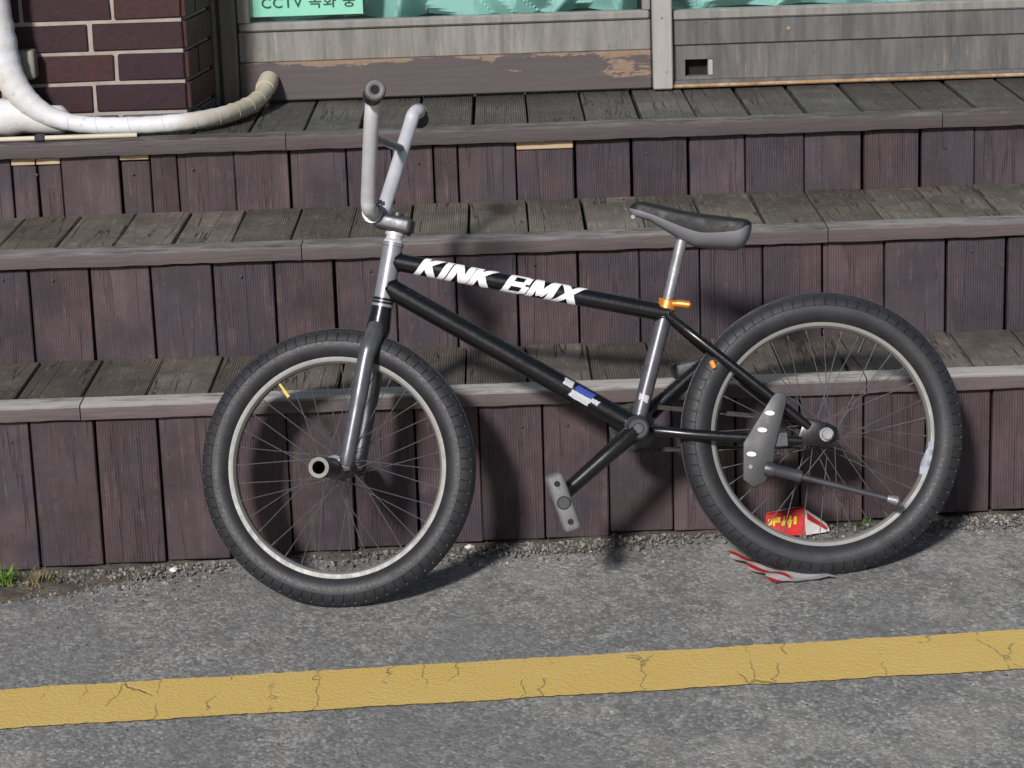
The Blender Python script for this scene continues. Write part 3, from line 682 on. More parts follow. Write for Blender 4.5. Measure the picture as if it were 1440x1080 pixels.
bpart('bottom_bracket', tube([L(0.2485, 0.296, 0.036), L(0.2485, 0.296, -0.036)], 0.0235, 28), 'black_paint')
hub_r = L(0.5961, 0.2614)
def weld(c, d, r, hc, hd, hr):
    d = d.normalized(); hd = hd.normalized(); n1_ = d.orthogonal().normalized(); n2_ = d.cross(n1_); pts = []
    for k in range(73):
        a = 2*math.pi*k/72; o_ = c+(n1_*math.cos(a)+n2_*math.sin(a))*r; t_ = 0.05
        while t_ > 0.0:
            q = o_+d*t_-hc; q -= hd*q.dot(hd)
            if q.length < hr: break
            t_ -= 0.0004
        pts.append(o_+d*t_)
    bpart('weld_bead', tube(pts, [0.0020+0.0005*(k % 2) for k in range(73)], 6, cap=False), 'black_paint', autos=80)
weld(tt0, tt1-tt0, 0.0168, ht0, ht1-ht0, 0.0187)
weld(dt0, dt1-dt0, 0.0195, ht0, ht1-ht0, 0.0187)
weld(tt1, tt0-tt1, 0.0168, st0, st1-st0, 0.0150)
weld(dt1, dt0-dt1, 0.0195, L(0.2485, 0.296, 0), L(0, 0, 1), 0.0235)
weld(st0, st1-st0, 0.0150, L(0.2485, 0.296, 0), L(0, 0, 1), 0.0235)
for s in (1, -1):
    bpart('seat_stay', tube(catmull([L(0.324, 0.500, 0.012*s), L(0.365, 0.461, 0.036*s), L(0.42, 0.411, 0.046*s), L(0.50, 0.338, 0.053*s), L(0.566, 0.2775, 0.055*s)], 6), [0.0088]*24+[0.0082], 14), 'black_paint')
    bpart('chain_stay', tube(catmull([L(0.258, 0.291, 0.018*s), L(0.30, 0.286, 0.034*s), L(0.37, 0.275, 0.046*s), L(0.55, 0.2525, 0.055*s)], 6), [0.0098]*18+[0.0085], 14), 'black_paint')
    bpart('dropout', prism([(0.545, 0.262), (0.548, 0.244), (0.60, 0.240), (0.618, 0.252), (0.618, 0.272), (0.600, 0.283), (0.566, 0.292), (0.555, 0.285)], -0.052*s, -0.058*s, 0.001), 'black_paint')
    ax = bpart('axle_nut', tube([L(0.5961, 0.2614, 0.058*s), L(0.5961, 0.2614, 0.066*s), L(0.5961, 0.2614, 0.066*s), L(0.5961, 0.2614, 0.078*s)], [0.013, 0.013, 0.0095, 0.009], 6 if s < 0 else 20), 'steel')
bpart('stay_bridge', tube([L(0.383, 0.447, 0.04), L(0.387, 0.450, 0.0), L(0.383, 0.447, -0.04)], 0.007, 12), 'black_paint')
rb = bpart('frame_reflector', box_bm(0.009, 0.008, 0.016, 0.002, L(0.398, 0.4045, 0.034), rot=Matrix.Rotation(R(-20), 3, 'Y')), 'orange')
# seat clamp and lever
stx = (st1-st0).normalized()
clampo = bpart('seat_clamp', tube([st1-stx*0.011, st1-stx*0.009, st1+stx*0.005, st1+stx*0.007], [0.0165, 0.0182, 0.0182, 0.0165], 24), 'brass')
lv = bpart('lever', tube([L(0.333, 0.523, 0.012), L(0.345, 0.522, 0.016), L(0.363, 0.5185, 0.018), L(0.366, 0.518, 0.018)], [0.0065, 0.0075, 0.0075, 0.004], 12), 'brass', clampo)
sp0, sp1 = st1-stx*0.02, L(0.3605, 0.648)
bpart('seat_post', tube([sp0, sp1], 0.0108, 18), 'steel')
# saddle: lofted cross-sections from nose to tail
def sad_pt(t, a, grow=1.0):
    tip, tail = Vector((0.2655, 0.7080)), Vector((0.4880, 0.6465))
    ax = (tail-tip).normalized(); nr = Vector((-ax.y, ax.x)); Ltot = (tail-tip).length
    endf = math.sqrt(max(0.0, 1-(max(0, 0.10-t)/0.10)**2))*math.sqrt(max(0.0, 1-(max(0, t-0.9)/0.1)**2))
    endf = max(endf, 0.12)
    half = (0.017+0.052*(t*t*(3-2*t)))*endf*grow
    hup = (0.016+0.004*math.sin(math.pi*t))*grow
    hdn = (0.014+0.030*max(0, min(1, (t-0.18)/0.4)))*(0.35+0.65*endf)*grow
    c = tip+ax*(Ltot*t)+nr*(-0.006*math.sin(t*math.pi)+0.008*t*t)
    ca, sa = math.cos(a), math.sin(a)
    w = half*math.copysign(abs(ca)**0.75, ca); h = (hup*abs(sa)**0.6*endf if sa > 0 else -hdn*abs(sa)**0.8)
    if sa > 0: h -= 0.003*(1-abs(ca))*min(1, max(0, (t-0.25)*5))
    p = c+nr*h; return L(p.x, p.y, w)
bm = bmesh.new(); rings = []
for i in range(29):
    rings.append([bm.verts.new(sad_pt(i/28, 2*math.pi*k/28)) for k in range(28)])
for i in range(28):
    for k in range(28): bm.faces.new((rings[i][k], rings[i][(k+1) % 28], rings[i+1][(k+1) % 28], rings[i+1][k]))
bm.faces.new(rings[0][::-1]); bm.faces.new(rings[-1])
sdl = bpart('saddle', bm, 'saddle_side', autos=70)
bm = bmesh.new(); rings = []
for i in range(41):
    t = i/40; lo = R(-4-16*math.sin(math.pi*min(1, t*0.95))**2+14*max(0, t-0.85)/0.15)
    rings.append([bm.verts.new(sad_pt(t, lo+(math.pi-2*lo)*k/24, 1.035)) for k in range(25)])
for i in range(40):
    for k in range(24): bm.faces.new((rings[i][k], rings[i][k+1], rings[i+1][k+1], rings[i+1][k]))
bpart('saddle_cover', bm, 'saddle', sdl, autos=70)
bpart('saddle_bolt', tube([L(0.270, 0.690, 0.004), L(0.270, 0.690, -0.004)], 0.004, 10), 'steel', sdl)
bpart('post_head', tube([sp1-stx*0.008, sp1, sp1+stx*0.01], [0.012, 0.014, 0.016], 14), 'dark_metal')

# lettering wrapped round the top tube
GLYPH = {   # strokes (x0, y0, x1, y1) in a unit cell
    'K': ((0.15, 0, 0.15, 1), (0.18, 0.45, 0.92, 1.0), (0.30, 0.60, 0.95, 0.0)),
    'I': ((0.2, 0, 0.2, 1),),
    'N': ((0.13, 0, 0.13, 1), (0.15, 0.95, 0.85, 0.05), (0.87, 0, 0.87, 1)),
    'B': ((0.13, 0, 0.13, 1), (0.13, 0.90, 0.78, 0.88), (0.13, 0.50, 0.80, 0.50), (0.13, 0.10, 0.80, 0.12), (0.82, 0.86, 0.80, 0.55), (0.86, 0.46, 0.84, 0.13)),
    'M': ((0.10, 0, 0.10, 1), (0.13, 0.95, 0.50, 0.20), (0.50, 0.20, 0.87, 0.95), (0.90, 0, 0.90, 1)),
    'X': ((0.05, 0.0, 0.95, 1.0), (0.05, 1.0, 0.95, 0.0))}
def wrap_text(body, s0, s1, name):
    d = (tt1-tt0).normalized(); nrm = Vector((-d.z, 0, d.x)); H = 0.050; rad = 0.0172; shear = 0.42
    adv = {'I': 0.45}; tot = sum(adv.get(c, 1.08) for c in body); unit = (s1-s0-shear*H)/tot
    bm = bmesh.new(); x = s0; ns = 0
    for c in body:
        cw = unit*(adv.get(c, 1.08)-0.08)/(0.4 if c == 'I' else 1.0)
        for (xa, ya, xb, yb) in GLYPH[c]:
            ns += 1; rr = rad*(1+0.004*(ns % 7))
            pa_ = Vector((xa*cw, ya*H)); pb_ = Vector((xb*cw, yb*H)); dd = (pb_-pa_).normalized(); pp = Vector((-dd.y, dd.x))*(0.0062 if abs(dd.y) > 0.3 else 0.0048)
            rows = []
            for i in range(11):
                q = pa_+(pb_-pa_)*(i/10); row = []
                for j in (-1, 0, 1):
                    w2 = q+pp*j+Vector((random.uniform(-1, 1), random.uniform(-1, 1)))*0.0004; yy = max(0.0, min(H, w2.y))
                    sx = x+w2.x+shear*yy; a = (yy-H/2)/rad+0.03
                    row.append(bm.verts.new(tt0+d*sx+nrm*(math.sin(a)*rr)+Vector((0, -1, 0))*(math.cos(a)*rr)))
                rows.append(row)
            for i in range(10):
                for j in (0, 1): bm.faces.new((rows[i][j], rows[i+1][j], rows[i+1][j+1], rows[i][j+1]))
        x += unit*adv.get(c, 1.08)
    return bpart(name, bm, 'white_print', top, autos=None)
wrap_text('KINK', 0.044, 0.207, 'lettering')
wrap_text('BMX', 0.208, 0.374, 'lettering')
# small stickers (curved patches on a tube)
def patch(t0, t1, rad, sa, sb, a0, a1, mat, par, slant=0.0, name='sticker', rag=0.0):
    d = (t1-t0).normalized(); nrm = Vector((-d.z, 0, d.x)); bm = bmesh.new(); V = []
    for i in range(9):
        row = []
        for j in range(9):
            a = a0+(a1-a0)*j/8; s = sa+(sb-sa)*i/8+slant*(a-(a0+a1)/2)
            if i in (0, 8): s += random.uniform(-rag, rag)
            if j in (0, 8): a += random.uniform(-rag, rag)*18
            p = t0+d*s; row.append(bm.verts.new(p+nrm*math.sin(a)*rad+Vector((0, -1, 0))*math.cos(a)*rad))
        V.append(row)
    for i in range(8):
        for j in range(8): bm.faces.new((V[i][j], V[i+1][j], V[i+1][j+1], V[i][j+1]))
    bmesh.ops.solidify(bm, geom=bm.faces[:], thickness=0.0003)
    return bpart(name, bm, mat, par, autos=60)
patch(dt0, dt1, 0.0199, 0.372, 0.392, 0.15, 0.95, 'white_print', down, 0.0, rag=0.002)
patch(dt0, dt1, 0.0199, 0.393, 0.434, -0.60, 0.15, 'white_print', down, 0.004, rag=0.002)
patch(dt0, dt1, 0.0200, 0.398, 0.436, 0.18, 0.85, 'blue_print', down, 0.006, rag=0.0015)
patch(dt0, dt1, 0.0199, 0.434, 0.450, -0.1, 0.35, 'white_print', down, 0.004, rag=0.002)
patch(st0, st1, 0.0154, 0.052, 0.064, -0.6, 0.7, 'white_print', seatt, 0.003, rag=0.002)

# wheels
def make_wheel(Rt, rt, tag_label, patch_angle=None, tape=None):
    Rc = Rt-rt
    bm = bmesh.new(); rings = []; npit = 76
    prof = [-150, -135, -120, -105, -92, -82, -79, -77, -66, -52, -38, -35.5, -26, -17, -15, -11, -9, 0, 9, 11, 15, 17, 26, 35.5, 38, 52, 66, 77, 79, 82, 92, 105, 120, 135, 150]
    angs = []
    for i in range(npit):
        for q, gflag in ((0.0, 0), (0.30, 0), (0.60, 0), (0.87, 0), (0.89, 1), (0.98, 1)): angs.append((2*math.pi*(i+q)/npit, gflag))
    for th, gflag in angs:
        ring = []
        for ad in prof:
            rr = rt; da = abs(ad); a = R(ad)
            if da < 78:
                rr += 0.0013                                 # tread band stands proud
                if 37 < da < 70 and gflag: rr -= 0.0024           # shoulder grooves
                if 10 < da < 16: rr -= 0.0020                # circumferential grooves
            if 100 < da < 110: rr += 0.0004
            off = 0.012*max(0, min(1, (da-35)/40))
            t2 = th+off
            r_ = Rc+math.cos(a)*rr; y = math.sin(a)*rr*0.98
            ring.append(bm.verts.new((r_*math.cos(t2), y, r_*math.sin(t2))))
        rings.append(ring)
    seg = len(rings)
    for i in range(seg):
        A, B = rings[i], rings[(i+1) % seg]
        for k in range(len(prof)-1): bm.faces.new((A[k], A[k+1], B[k+1], B[k]))
    wh = bpart('wheel', bm, 'tyre', autos=24); wh['label'] = tag_label
    ri = Rc-0.0355                                        # inner radius of the rim
    rimp = [(ri, -0.008), (ri+0.004, -0.0145), (ri+0.016, -0.0172), (ri+0.0185, -0.0165), (ri+0.0185, -0.0140), (ri+0.011, -0.0125), (ri+0.008, 0), (ri+0.011, 0.0125), (ri+0.0185, 0.0140), (ri+0.0185, 0.0165), (ri+0.016, 0.0172), (ri+0.004, 0.0145), (ri, 0.008)]
    bpart('rim', lathe(rimp, 144), 'rim', wh, 30)
    hub = bpart('hub', lathe([(0.006, -0.054), (0.0085, -0.054), (0.0085, -0.040), (0.023, -0.036), (0.023, -0.032), (0.015, -0.028), (0.0125, 0), (0.015, 0.028), (0.023, 0.032), (0.023, 0.036), (0.0085, 0.040), (0.0085, 0.054), (0.006, 0.054)], 32), 'dark_metal', wh)
    # spokes, tangentially laced
    for s in (1, -1):
        for k in range(18):
            a_r = 2*math.pi*(k+(0.25 if s > 0 else 0.75))/18
            cross = R(62)*(1 if k % 2 else -1); a_h = a_r+cross
            p0 = Vector((0.0205*math.cos(a_h), 0.034*s, 0.0205*math.sin(a_h))); p1 = Vector(((ri+0.001)*math.cos(a_r), 0.003*s, (ri+0.001)*math.sin(a_r)))
            q = p1+(p0-p1).normalized()*0.012
            bm = tube([p0, q, q, p1], [0.0009, 0.0009, 0.0016, 0.0016], 6)
            bpart('spoke', bm, 'spoke', wh, 50)
    va = patch_angle
    d = Vector((math.cos(va), 0, math.sin(va)))
    bpart('valve', tube([d*(ri+0.001), d*(ri-0.018), d*(ri-0.018), d*(ri-0.032)], [0.0028, 0.0028, 0.0040, 0.0036], 10), 'black_plastic' if tape else 'yellow_plastic', wh)
    if tape:
        bm = bmesh.new(); V = []
        for i in range(13):
            a = tape[0]+(tape[1]-tape[0])*i/12; wd = 1.0
            lo = ri-0.007*math.sin(math.pi*min(1, 0.12+i/11))
            V.append([bm.verts.new((q_*math.cos(a), -y_, q_*math.sin(a))) for q_, y_ in ((lo, 0.0135), (ri+0.001, 0.0150), (ri+0.010, 0.0172))])
        for i in range(12):
            for j in (0, 1): bm.faces.new((V[i][j], V[i+1][j], V[i+1][j+1], V[i][j+1]))
        bmesh.ops.solidify(bm, geom=bm.faces[:], thickness=-0.0006)
        bpart('rim_sticker', bm, 'white_rim_tape', wh, 60)
    return wh
rw = make_wheel(0.2640, 0.0300, 'rear wheel with white sticker on its rim', R(62), (R(-26), R(-8)))
rw.location = hub_r
fwl = make_wheel(0.2590, 0.0290, 'front wheel turned slightly away', R(122))
fwl.matrix_basis = STEER @ Matrix.Translation(L(-0.3105, 0.2590))

# fork
fb = L(-0.2185, 0.5128)
crown = spart('fork_crown', tube([fb-AXD*0.008, fb+AXD*0.002, fb+AXD*0.030, fb+AXD*0.043], [0.0215, 0.0225, 0.0195, 0.0185], 20), 'black_paint')
for s in (1, -1):
    spart('fork_leg', tube(catmull([L(-0.2200, 0.515, 0.010*s), L(-0.2245, 0.492, 0.030*s), L(-0.2345, 0.462, 0.046*s), L(-0.2560, 0.372, 0.053*s), L(-0.2840, 0.262, 0.056*s)], 8), [0.0165]*4+[0.0175]*6+[0.0172]*6+[0.0158]*8+[0.0145]*8+[0.0125], 18), 'fork_sheen')
    spart('fork_dropout', prism([(-0.272, 0.285), (-0.294, 0.278), (-0.324, 0.264), (-0.327, 0.250), (-0.310, 0.244), (-0.276, 0.252)], -0.053*s, -0.060*s, 0.001), 'dark_metal')
    bm = bmesh.new()
    pr_ = [(0.0125, 0.0), (0.0185, 0.0), (0.0185, 0.102), (0.0170, 0.105), (0.0125, 0.105)]
    lathe(pr_, 28, True, bm)
    for v in bm.verts: v.co = L(-0.3105, 0.259, (0.061+v.co.y)*s)+Vector((v.co.x, 0, v.co.z))
    pg = spart('axle_peg', bm, 'dark_metal')
    bm = lathe([(0.0120, 0.0), (0.0188, 0.0), (0.0188, 0.003), (0.0120, 0.003)], 28)
    for v in bm.verts: v.co = L(-0.3105, 0.259, (0.1655+v.co.y)*s)+Vector((v.co.x, 0, v.co.z))
    spart('peg_rim', bm, 'worn_edge', pg)
    bm = tube([L(-0.3105, 0.259, 0.062*s), L(-0.3105, 0.259, 0.090*s)], 0.0118, 16); spart('peg_core', bm, 'black_plastic', pg)

# headset, stem, handlebar
def axp(v): return AX0+AXD*((v-0.5571)/AXD.z)
spart('headset', tube([axp(0.671), axp(0.676), axp(0.678), axp(0.684), axp(0.6845), axp(0.690)], [0.0185, 0.0175, 0.015, 0.015, 0.0175, 0.0175], 22), 'chrome')
sm = box_bm(0.072, 0.046, 0.030, 0.008, (0, 0, 0), segs=3)
for v in sm.verts:
    p = Matrix.Rotation(R(16), 3, 'Y') @ v.co; v.co = p+L(-0.176, 0.7065)
stem = spart('stem', sm, 'dark_metal')
spart('stem_clamp', tube([L(-0.2110, 0.7275, -0.028), L(-0.2110, 0.7275, 0.028)], 0.0195, 24), 'steel', stem)
for s in (-0.014, 0.014):
    for du in (-0.013, 0.013):
        spart('stem_bolt', tube([L(-0.2110+du, 0.744, s), L(-0.2110+du, 0.7515, s)], 0.0042, 8), 'steel', stem)
spart('stem_cap', tube([axp(0.715), axp(0.726)], [0.013, 0.011], 16), 'dark_metal', stem)
def hv(w): return 0.930-0.085*w if w > -0.21 else 0.94785-0.04*(w+0.21)
def side_path(s):
    return catmull([L(-0.211, 0.7285, 0.0), L(-0.211, 0.7285, 0.045*s), L(-0.2095, 0.735, 0.068*s), L(-0.2045, 0.760, 0.086*s), L(-0.1725, hv(0.2*s)-0.045, 0.185*s), L(-0.163, hv(0.2*s)-0.008, 0.206*s), L(-0.158, hv(0.235*s), 0.235*s), L(-0.130 if s > 0 else -0.178, hv(0.355*s), 0.355*s)], 8)
pa, pb = side_path(-1), side_path(1)
bar = spart('handlebar', tube(pa[::-1]+pb[1:], 0.0136, 18), 'chrome')
ka, kb = L(-0.1830, 0.868, -0.153), L(-0.1830, 0.852, 0.150)
spart('crossbar', tube([ka, (ka+kb)/2, kb], 0.0080, 14), 'steel', bar)
for s in (1, -1):
    p0 = L(-0.1555 if s > 0 else -0.1595, hv(0.245*s), 0.245*s); p1 = L(-0.127 if s > 0 else -0.179, hv(0.365*s), 0.365*s); d = (p1-p0)
    pts = [p0]; rd = [0.018]
    for i in range(1, 25):
        pts.append(p0+d*(i/25)); rd.append(0.0165 if i % 2 else 0.0150)
    pts += [p0+d*0.975, p0+d*0.978, p1]; rd += [0.0165, 0.0190, 0.0190]
    gp = spart('grip', tube(pts, rd, 20), 'black_plastic')
    dn = d.normalized(); spart('bar_end', tube([p1-dn*0.004, p1+dn*0.0015], [0.0085, 0.0085], 14), 'void', gp)
    ring = [p1+dn*0.001+(dn.orthogonal().normalized()*math.cos(a)+dn.cross(dn.orthogonal().normalized())*math.sin(a))*0.0125 for a in [2*math.pi*k/24 for k in range(25)]]
    spart('grip_flange', tube(ring, 0.0052, 8, cap=False), 'grey_plastic', gp)

# cranks, pedals, sprocket, chain
bbc = (0.2485, 0.2960)
cdx, cdv = -0.1400, -0.1065
for s in (1, -1):
    k = s
    a = L(bbc[0], bbc[1], 0.066*s); b = L(bbc[0]+cdx*k, bbc[1]+cdv*k, 0.082*s)
    bpart('crank', tube([a-(b-a)*0.04, a+(b-a)*0.05, a+(b-a)*0.5, b-(b-a)*0.06, b+(b-a)*0.045, b+(b-a)*0.07], [0.012, 0.0175, 0.0150, 0.0140, 0.0135, 0.006], 18), 'black_paint')
    bpart('crank_boss', tube([L(*bbc, 0.036*s), L(*bbc, 0.078*s), L(*bbc, 0.081*s)], [0.0205, 0.0205, 0.017], 24), 'black_plastic')
    bpart('crank_bolt', tube([L(*bbc, 0.081*s), L(*bbc, 0.0835*s)], [0.010, 0.0085], 18), 'dark_metal')
    # platform pedal
    pc = L(bbc[0]+cdx*k*1.02, bbc[1]+cdv*k*1.02, 0.148*s)
    tilt = R(106-180) if s > 0 else R(8)
    if s > 0: pc = L(0.0985, 0.1735, 0.146)
    bm = bmesh.new(); rot = Matrix.Rotation(-tilt, 3, 'Y')
    lw, ww, hh = 0.108, 0.092, 0.032
    for (cx, cy, sx, sy) in ((0, -ww/2+0.009, lw, 0.018), (0, ww/2-0.009, lw, 0.018), (-lw/2+0.008, 0, 0.016, ww-0.028), (lw/2-0.008, 0, 0.016, ww-0.028), (0, 0, 0.026, ww-0.028)):
        box_bm(sx-0.0002, sy-0.0002, hh*(1.0 if abs(cy) > 0.01 else 0.8), 0.0085 if abs(cy) > 0.01 else 0.004, rot @ Vector((cx, cy, 0))+pc, bm, 3, rot)
    pd = bpart('pedal', bm, 'grey_plastic' if s > 0 else 'black_plastic')
    for q_ in (-0.036, 0.036):
        cpt = rot @ Vector((q_, -s*(ww/2+0.0005), 0))+pc
        bpart('pedal_bolt', tube([cpt, cpt+Vector((0, -0.0025*s, 0))], [0.0055, 0.0045], 10), 'void', pd)
    cpt = rot @ Vector((0, -s*(ww/2+0.0002), 0))+pc; cq = rot @ Vector((0, -s*(ww/2+0.004), 0))+pc
    bpart('pedal_cap', tube([cpt, cq], [0.0125, 0.0105], 18), 'black_plastic', pd)
    bpart('pedal_axle', tube([L(bbc[0]+cdx*k, bbc[1]+cdv*k, 0.08*s), Vector((pc.x, -0.19*s, pc.z))], 0.0070, 10), 'dark_metal', pd)
nT = 22; rS = 0.041
pts = []
for i in range(nT*4):
    a = 2*math.pi*i/(nT*4); pts.append((bbc[0]+(rS+(0.003 if i % 4 in (0, 1) else -0.001))*math.cos(a), bbc[1]+(rS+(0.003 if i % 4 in (0, 1) else -0.001))*math.sin(a)))
bpart('sprocket', prism(pts, 0.0445, 0.0485), 'black_paint')
bpart('rear_cog', lathe([(0.012, 0.044), (0.0195, 0.044), (0.0195, 0.049), (0.012, 0.049)], 36), 'dark_metal').location = hub_r
# chain loop, one link after another
c0, c1 = Vector(bbc), Vector((0.5961, 0.2614)); r1_, r2_ = 0.0425, 0.0225
dv = c1-c0; D = dv.length; th = math.atan2(dv.y, dv.x); al = math.acos((r1_-r2_)/D)
loop = []
def arc(c, r, a0, a1, n):
    for i in range(n): a = a0+(a1-a0)*i/n; loop.append(c+Vector((math.cos(a), math.sin(a)))*r)
pA = c0+Vector((math.cos(th+al), math.sin(th+al)))*r1_; pB = c1+Vector((math.cos(th+al), math.sin(th+al)))*r2_
pC = c1+Vector((math.cos(th-al), math.sin(th-al)))*r2_; pD = c0+Vector((math.cos(th-al), math.sin(th-al)))*r1_
nl = int((pB-pA).length/0.0127)
for i in range(nl): loop.append(pA+(pB-pA)*i/nl)
arc(c1, r2_, th+al, th-al, 5)
for i in range(nl): loop.append(pC+(pD-pC)*i/nl)
arc(c0, r1_, th-al, th+al-2*math.pi, 15)
bm = bmesh.new()
for i in range(len(loop)):
    a, b = loop[i], loop[(i+1) % len(loop)]; m = (a+b)/2; ang = math.atan2((b-a).y, (b-a).x)
    box_bm((b-a).length*1.12, 0.0022 if i % 2 else 0.0075, 0.0085, 0.0, L(m.x, m.y, -0.0465), bm, 1, Matrix.Rotation(-ang, 3, 'Y'))
bpart('chain', bm, 'chain', autos=None)
# kickstand bolted between the stays, folded up
ksp = [(0.520, 0.345), (0.527, 0.334), (0.497, 0.242), (0.491, 0.208), (0.475, 0.182), (0.453, 0.173), (0.435, 0.189), (0.440, 0.256), (0.466, 0.293), (0.497, 0.336), (0.508, 0.346)]
ks = bpart('kickstand', prism(ksp, -0.066, -0.078, 0.0025), 'stand_plastic')
for (u, v) in ((0.492, 0.308), (0.476, 0.278), (0.453, 0.235)):
    bm = bmesh.new(); bmesh.ops.create_cone(bm, cap_ends=True, segments=18, radius1=0.0090, radius2=0.0080, depth=0.004)
    for q in bm.verts: q.co = Matrix.Rotation(R(8), 3, 'Y') @ Vector((q.co.x, q.co.z, q.co.y*0.50))+L(u, v, 0.0795)
    bpart('kickstand_slot', bm, 'chrome', ks)
bpart('kickstand_bolt', tube([L(0.450, 0.212, 0.078), L(0.450, 0.212, 0.0815)], [0.0045, 0.004], 10), 'steel', ks)
bpart('kickstand_leg', tube([L(0.478, 0.207, 0.080), L(0.492, 0.203, 0.084), L(0.493, 0.203, 0.084), L(0.541, 0.188, 0.084), L(0.543, 0.187, 0.084), L(0.700, 0.136, 0.084)], [0.0135, 0.0135, 0.0115, 0.0115, 0.0060, 0.0056], 14), 'dark_metal', ks)
bpart('kickstand_foot', tube([L(0.697, 0.137, 0.084), L(0.706, 0.134, 0.084), L(0.715, 0.131, 0.084), L(0.718, 0.130, 0.084)], [0.006, 0.008, 0.0092, 0.006], 12), 'steel', ks)
bpart('mount_bracket', box_bm(0.05, 0.012, 0.03, 0.003, L(0.500, 0.258, 0.064)), 'dark_metal', ks)

# ------------------------------------------------------------------ litter
# crushed card carton behind the rear wheel
cx_, cy_ = 0.562, -0.050
carton = tag(empty('carton', (cx_, cy_, gz(cx_)+0.008)), 'crushed red and white card carton with yellow print behind the rear wheel', 'carton')
def quadplate(name, q, mat, par, th_=0.0012):
    bm = bmesh.new(); f = bm.faces.new([bm.verts.new(p) for p in q])
    bmesh.ops.subdivide_edges(bm, edges=bm.edges[:], cuts=3, use_grid_fill=True)
    for v in bm.verts: v.co += Vector((random.uniform(-1, 1), random.uniform(-1, 1), random.uniform(-1, 1)))*0.0008
    bmesh.ops.solidify(bm, geom=bm.faces[:], thickness=th_); return obj(name, bm, mat, par)
A = [Vector(p) for p in ((-0.066, -0.006, 0.0), (0.012, -0.022, 0.0), (0.012, -0.004, 0.050), (-0.062, 0.010, 0.034))]
B = [Vector(p) for p in ((0.0125, -0.0222, 0.0), (0.062, 0.000, 0.0), (0.056, 0.012, 0.012), (0.0125, -0.0042, 0.0505))]
fp = quadplate('front_panel', A, 'box_red', carton)
quadplate('end_panel', B, 'box_white', carton)
quadplate('back_panel', [Vector(p) for p in ((-0.06, 0.03, 0.0), (0.05, 0.03, 0.0), (0.012, 0.024, 0.046), (-0.06, 0.024, 0.033))], 'box_white', carton)
quadplate('top_panel', [A[3]+Vector((0, 0, 0.0005)), A[2]+Vector((0, 0, 0.0005)), Vector((0.012, 0.024, 0.0465)), Vector((-0.06, 0.024, 0.0335))], 'box_red', carton)
def onA(s, t): return (A[0]*(1-s)+A[1]*s)*(1-t)+(A[3]*(1-s)+A[2]*s)*t
nA_ = (A[1]-A[0]).cross(A[3]-A[0]).normalized()
if nA_.y > 0: nA_ = -nA_
for (s0, s1, ta, tb, sl) in ((0.05, 0.16, 0.45, 0.75, 0), (0.19, 0.24, 0.40, 0.78, 0), (0.26, 0.37, 0.55, 0.80, 0), (0.40, 0.50, 0.38, 0.62, 0), (0.44, 0.48, 0.62, 0.82, 0), (0.54, 0.66, 0.45, 0.62, 0), (0.58, 0.63, 0.30, 0.80, 0), (0.70, 0.78, 0.42, 0.74, 0)):
    q = [onA(s0, ta)+nA_*0.0022, onA(s1, ta)+nA_*0.0022, onA(s1+0.02, tb)+nA_*0.0022, onA(s0+0.02, tb)+nA_*0.0022]
    quadplate('print_mark', q, 'box_yellow', fp, 0.0004)
q0 = lambda s, t: (B[0]*(1-s)+B[1]*s)*(1-t)+(B[3]*(1-s)+B[2]*s)*t
nB = (B[1]-B[0]).cross(B[3]-B[0]).normalized(); nB = -nB if nB.y > 0 else nB
quadplate('red_band', [q0(0.05, 0.62)+nB*0.0022, q0(0.85, 0.22)+nB*0.0022, q0(0.95, 0.42)+nB*0.0022, q0(0.05, 0.86)+nB*0.0022], 'box_red', carton, 0.0004)
# flattened wrapper under the rear tyre
def wrapper():
    bm = bmesh.new(); nx, ny = 26, 10; V = []
    for j in range(ny+1):
        row = []
        for i in range(nx+1):
            s, t = i/nx, j/ny
            pA_, pB_, pC_, pD_ = (-0.118, 0.075), (-0.035, -0.106), (0.078, -0.098), (0.03, 0.055)
            x = (pA_[0]*(1-s)+pB_[0]*s)*(1-t)+(pD_[0]*(1-s)+pC_[0]*s)*t; y = (pA_[1]*(1-s)+pB_[1]*s)*(1-t)+(pD_[1]*(1-s)+pC_[1]*s)*t
            x += 0.005*math.sin(s*19)*(1-t); y += 0.004*math.sin(t*15)*s
            z = 0.005+0.0025*math.sin(s*17+t*4)+0.002*math.sin(t*11+s*5)+0.012*max(0, 0.3-t)*(0.6+0.4*math.sin(s*9))
            row.append(bm.verts.new((x, y, z)))
        V.append(row)
    for j in range(ny):
        for i in range(nx): bm.faces.new((V[j][i], V[j][i+1], V[j+1][i+1], V[j+1][i]))
    bmesh.ops.solidify(bm, geom=bm.faces[:], thickness=0.0008); return bm
wr = tag(obj('paper_wrapper', wrapper(), 'stripe', None, (0.520, -0.228, gz(0.52)+0.003), autos=50), 'flattened red and white paper wrapper under the rear tyre', 'wrapper')
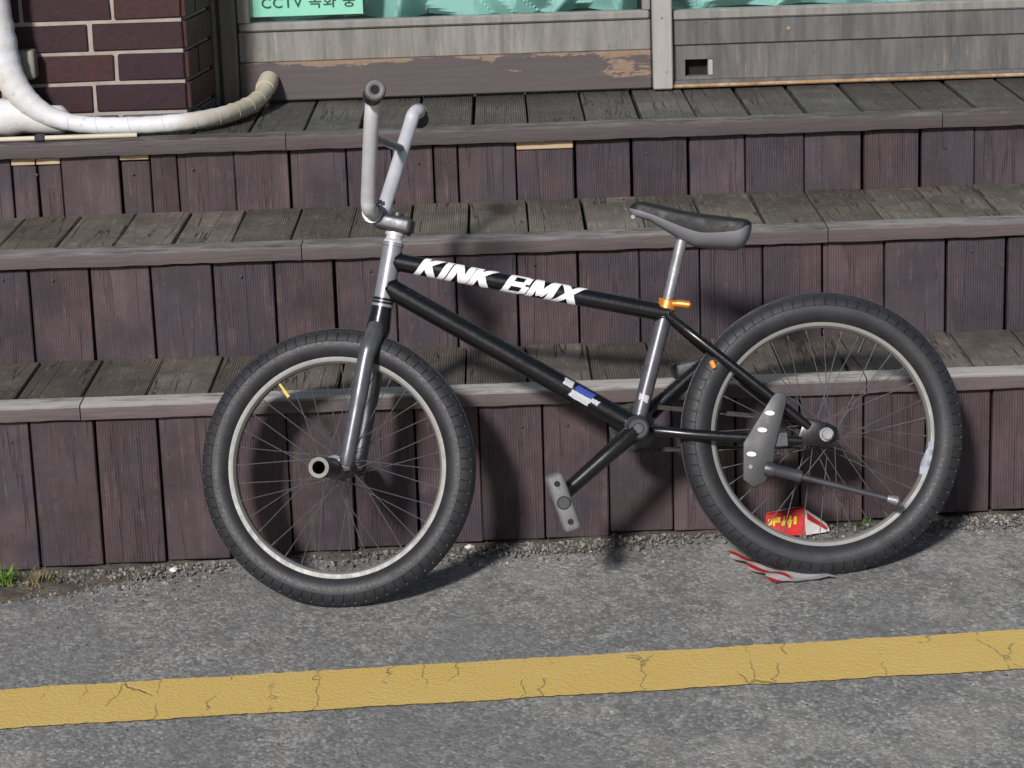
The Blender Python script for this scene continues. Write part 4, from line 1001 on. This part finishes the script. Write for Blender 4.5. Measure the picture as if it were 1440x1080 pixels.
# scraps
def scrap(x, y, s, mat, label, cat='scrap'):
    bm = bmesh.new(); bmesh.ops.create_icosphere(bm, subdivisions=2, radius=s)
    for v in bm.verts: v.co = Vector((v.co.x*random.uniform(0.8, 1.2), v.co.y*random.uniform(0.7, 1.1), v.co.z*random.uniform(0.4, 0.7)))
    tag(obj('litter_scrap', bm, mat, None, (x, y, gz(x)+0.008)), label, cat)
scrap(-0.665, -0.055, 0.009, 'box_white', 'small white paper scrap in the gravel left of the front wheel')
scrap(-0.085, -0.022, 0.009, 'wrap', 'small pale blue scrap at the foot of the steps right of the front wheel')

# ------------------------------------------------------------------ weeds
def tuft(name, x, y, n, h, spread, mat, label, seed):
    rnd = random.Random(seed); bm = bmesh.new()
    for _ in range(n):
        a = rnd.uniform(0, 2*math.pi); r_ = abs(rnd.gauss(0, spread)); bx, by = math.cos(a)*r_*0.6, math.sin(a)*r_*0.4
        ln_ = h*rnd.uniform(0.5, 1.1); bend = rnd.uniform(0.3, 1.0); wd = rnd.uniform(0.0012, 0.0022)
        dirv = Vector((math.cos(a), math.sin(a), 0)); sd_ = Vector((-dirv.y, dirv.x, 0)); rows = []
        for k in range(5):
            t = k/4; p = Vector((bx, by, 0))+dirv*(bend*ln_*t*t*0.8)+Vector((0, 0, ln_*(t-0.35*t*t*bend)))
            w2 = wd*(1-t*0.9); rows.append((bm.verts.new(p-sd_*w2), bm.verts.new(p+Vector((0, 0, 0))+dirv*0.0006), bm.verts.new(p+sd_*w2)))
        for k in range(4):
            for j in (0, 1): bm.faces.new((rows[k][j], rows[k][j+1], rows[k+1][j+1], rows[k+1][j]))
    o = tag(empty(name, (x, y, gz(x)+0.008)), label, 'grass')
    obj('blades', bm, mat, o); return o
tuft('grass_tuft', -0.995, -0.075, 90, 0.040, 0.030, 'leaf', 'bright green grass tuft at the foot of the steps, left edge', 4)
tuft('dry_grass_tuft', -0.925, -0.085, 60, 0.030, 0.05, 'dry_leaf', 'dry brown grass beside the green tuft', 5)
tuft('small_weed', 0.70, -0.02, 12, 0.016, 0.03, 'leaf', 'tiny green weed at the foot of the steps behind the rear wheel', 6)
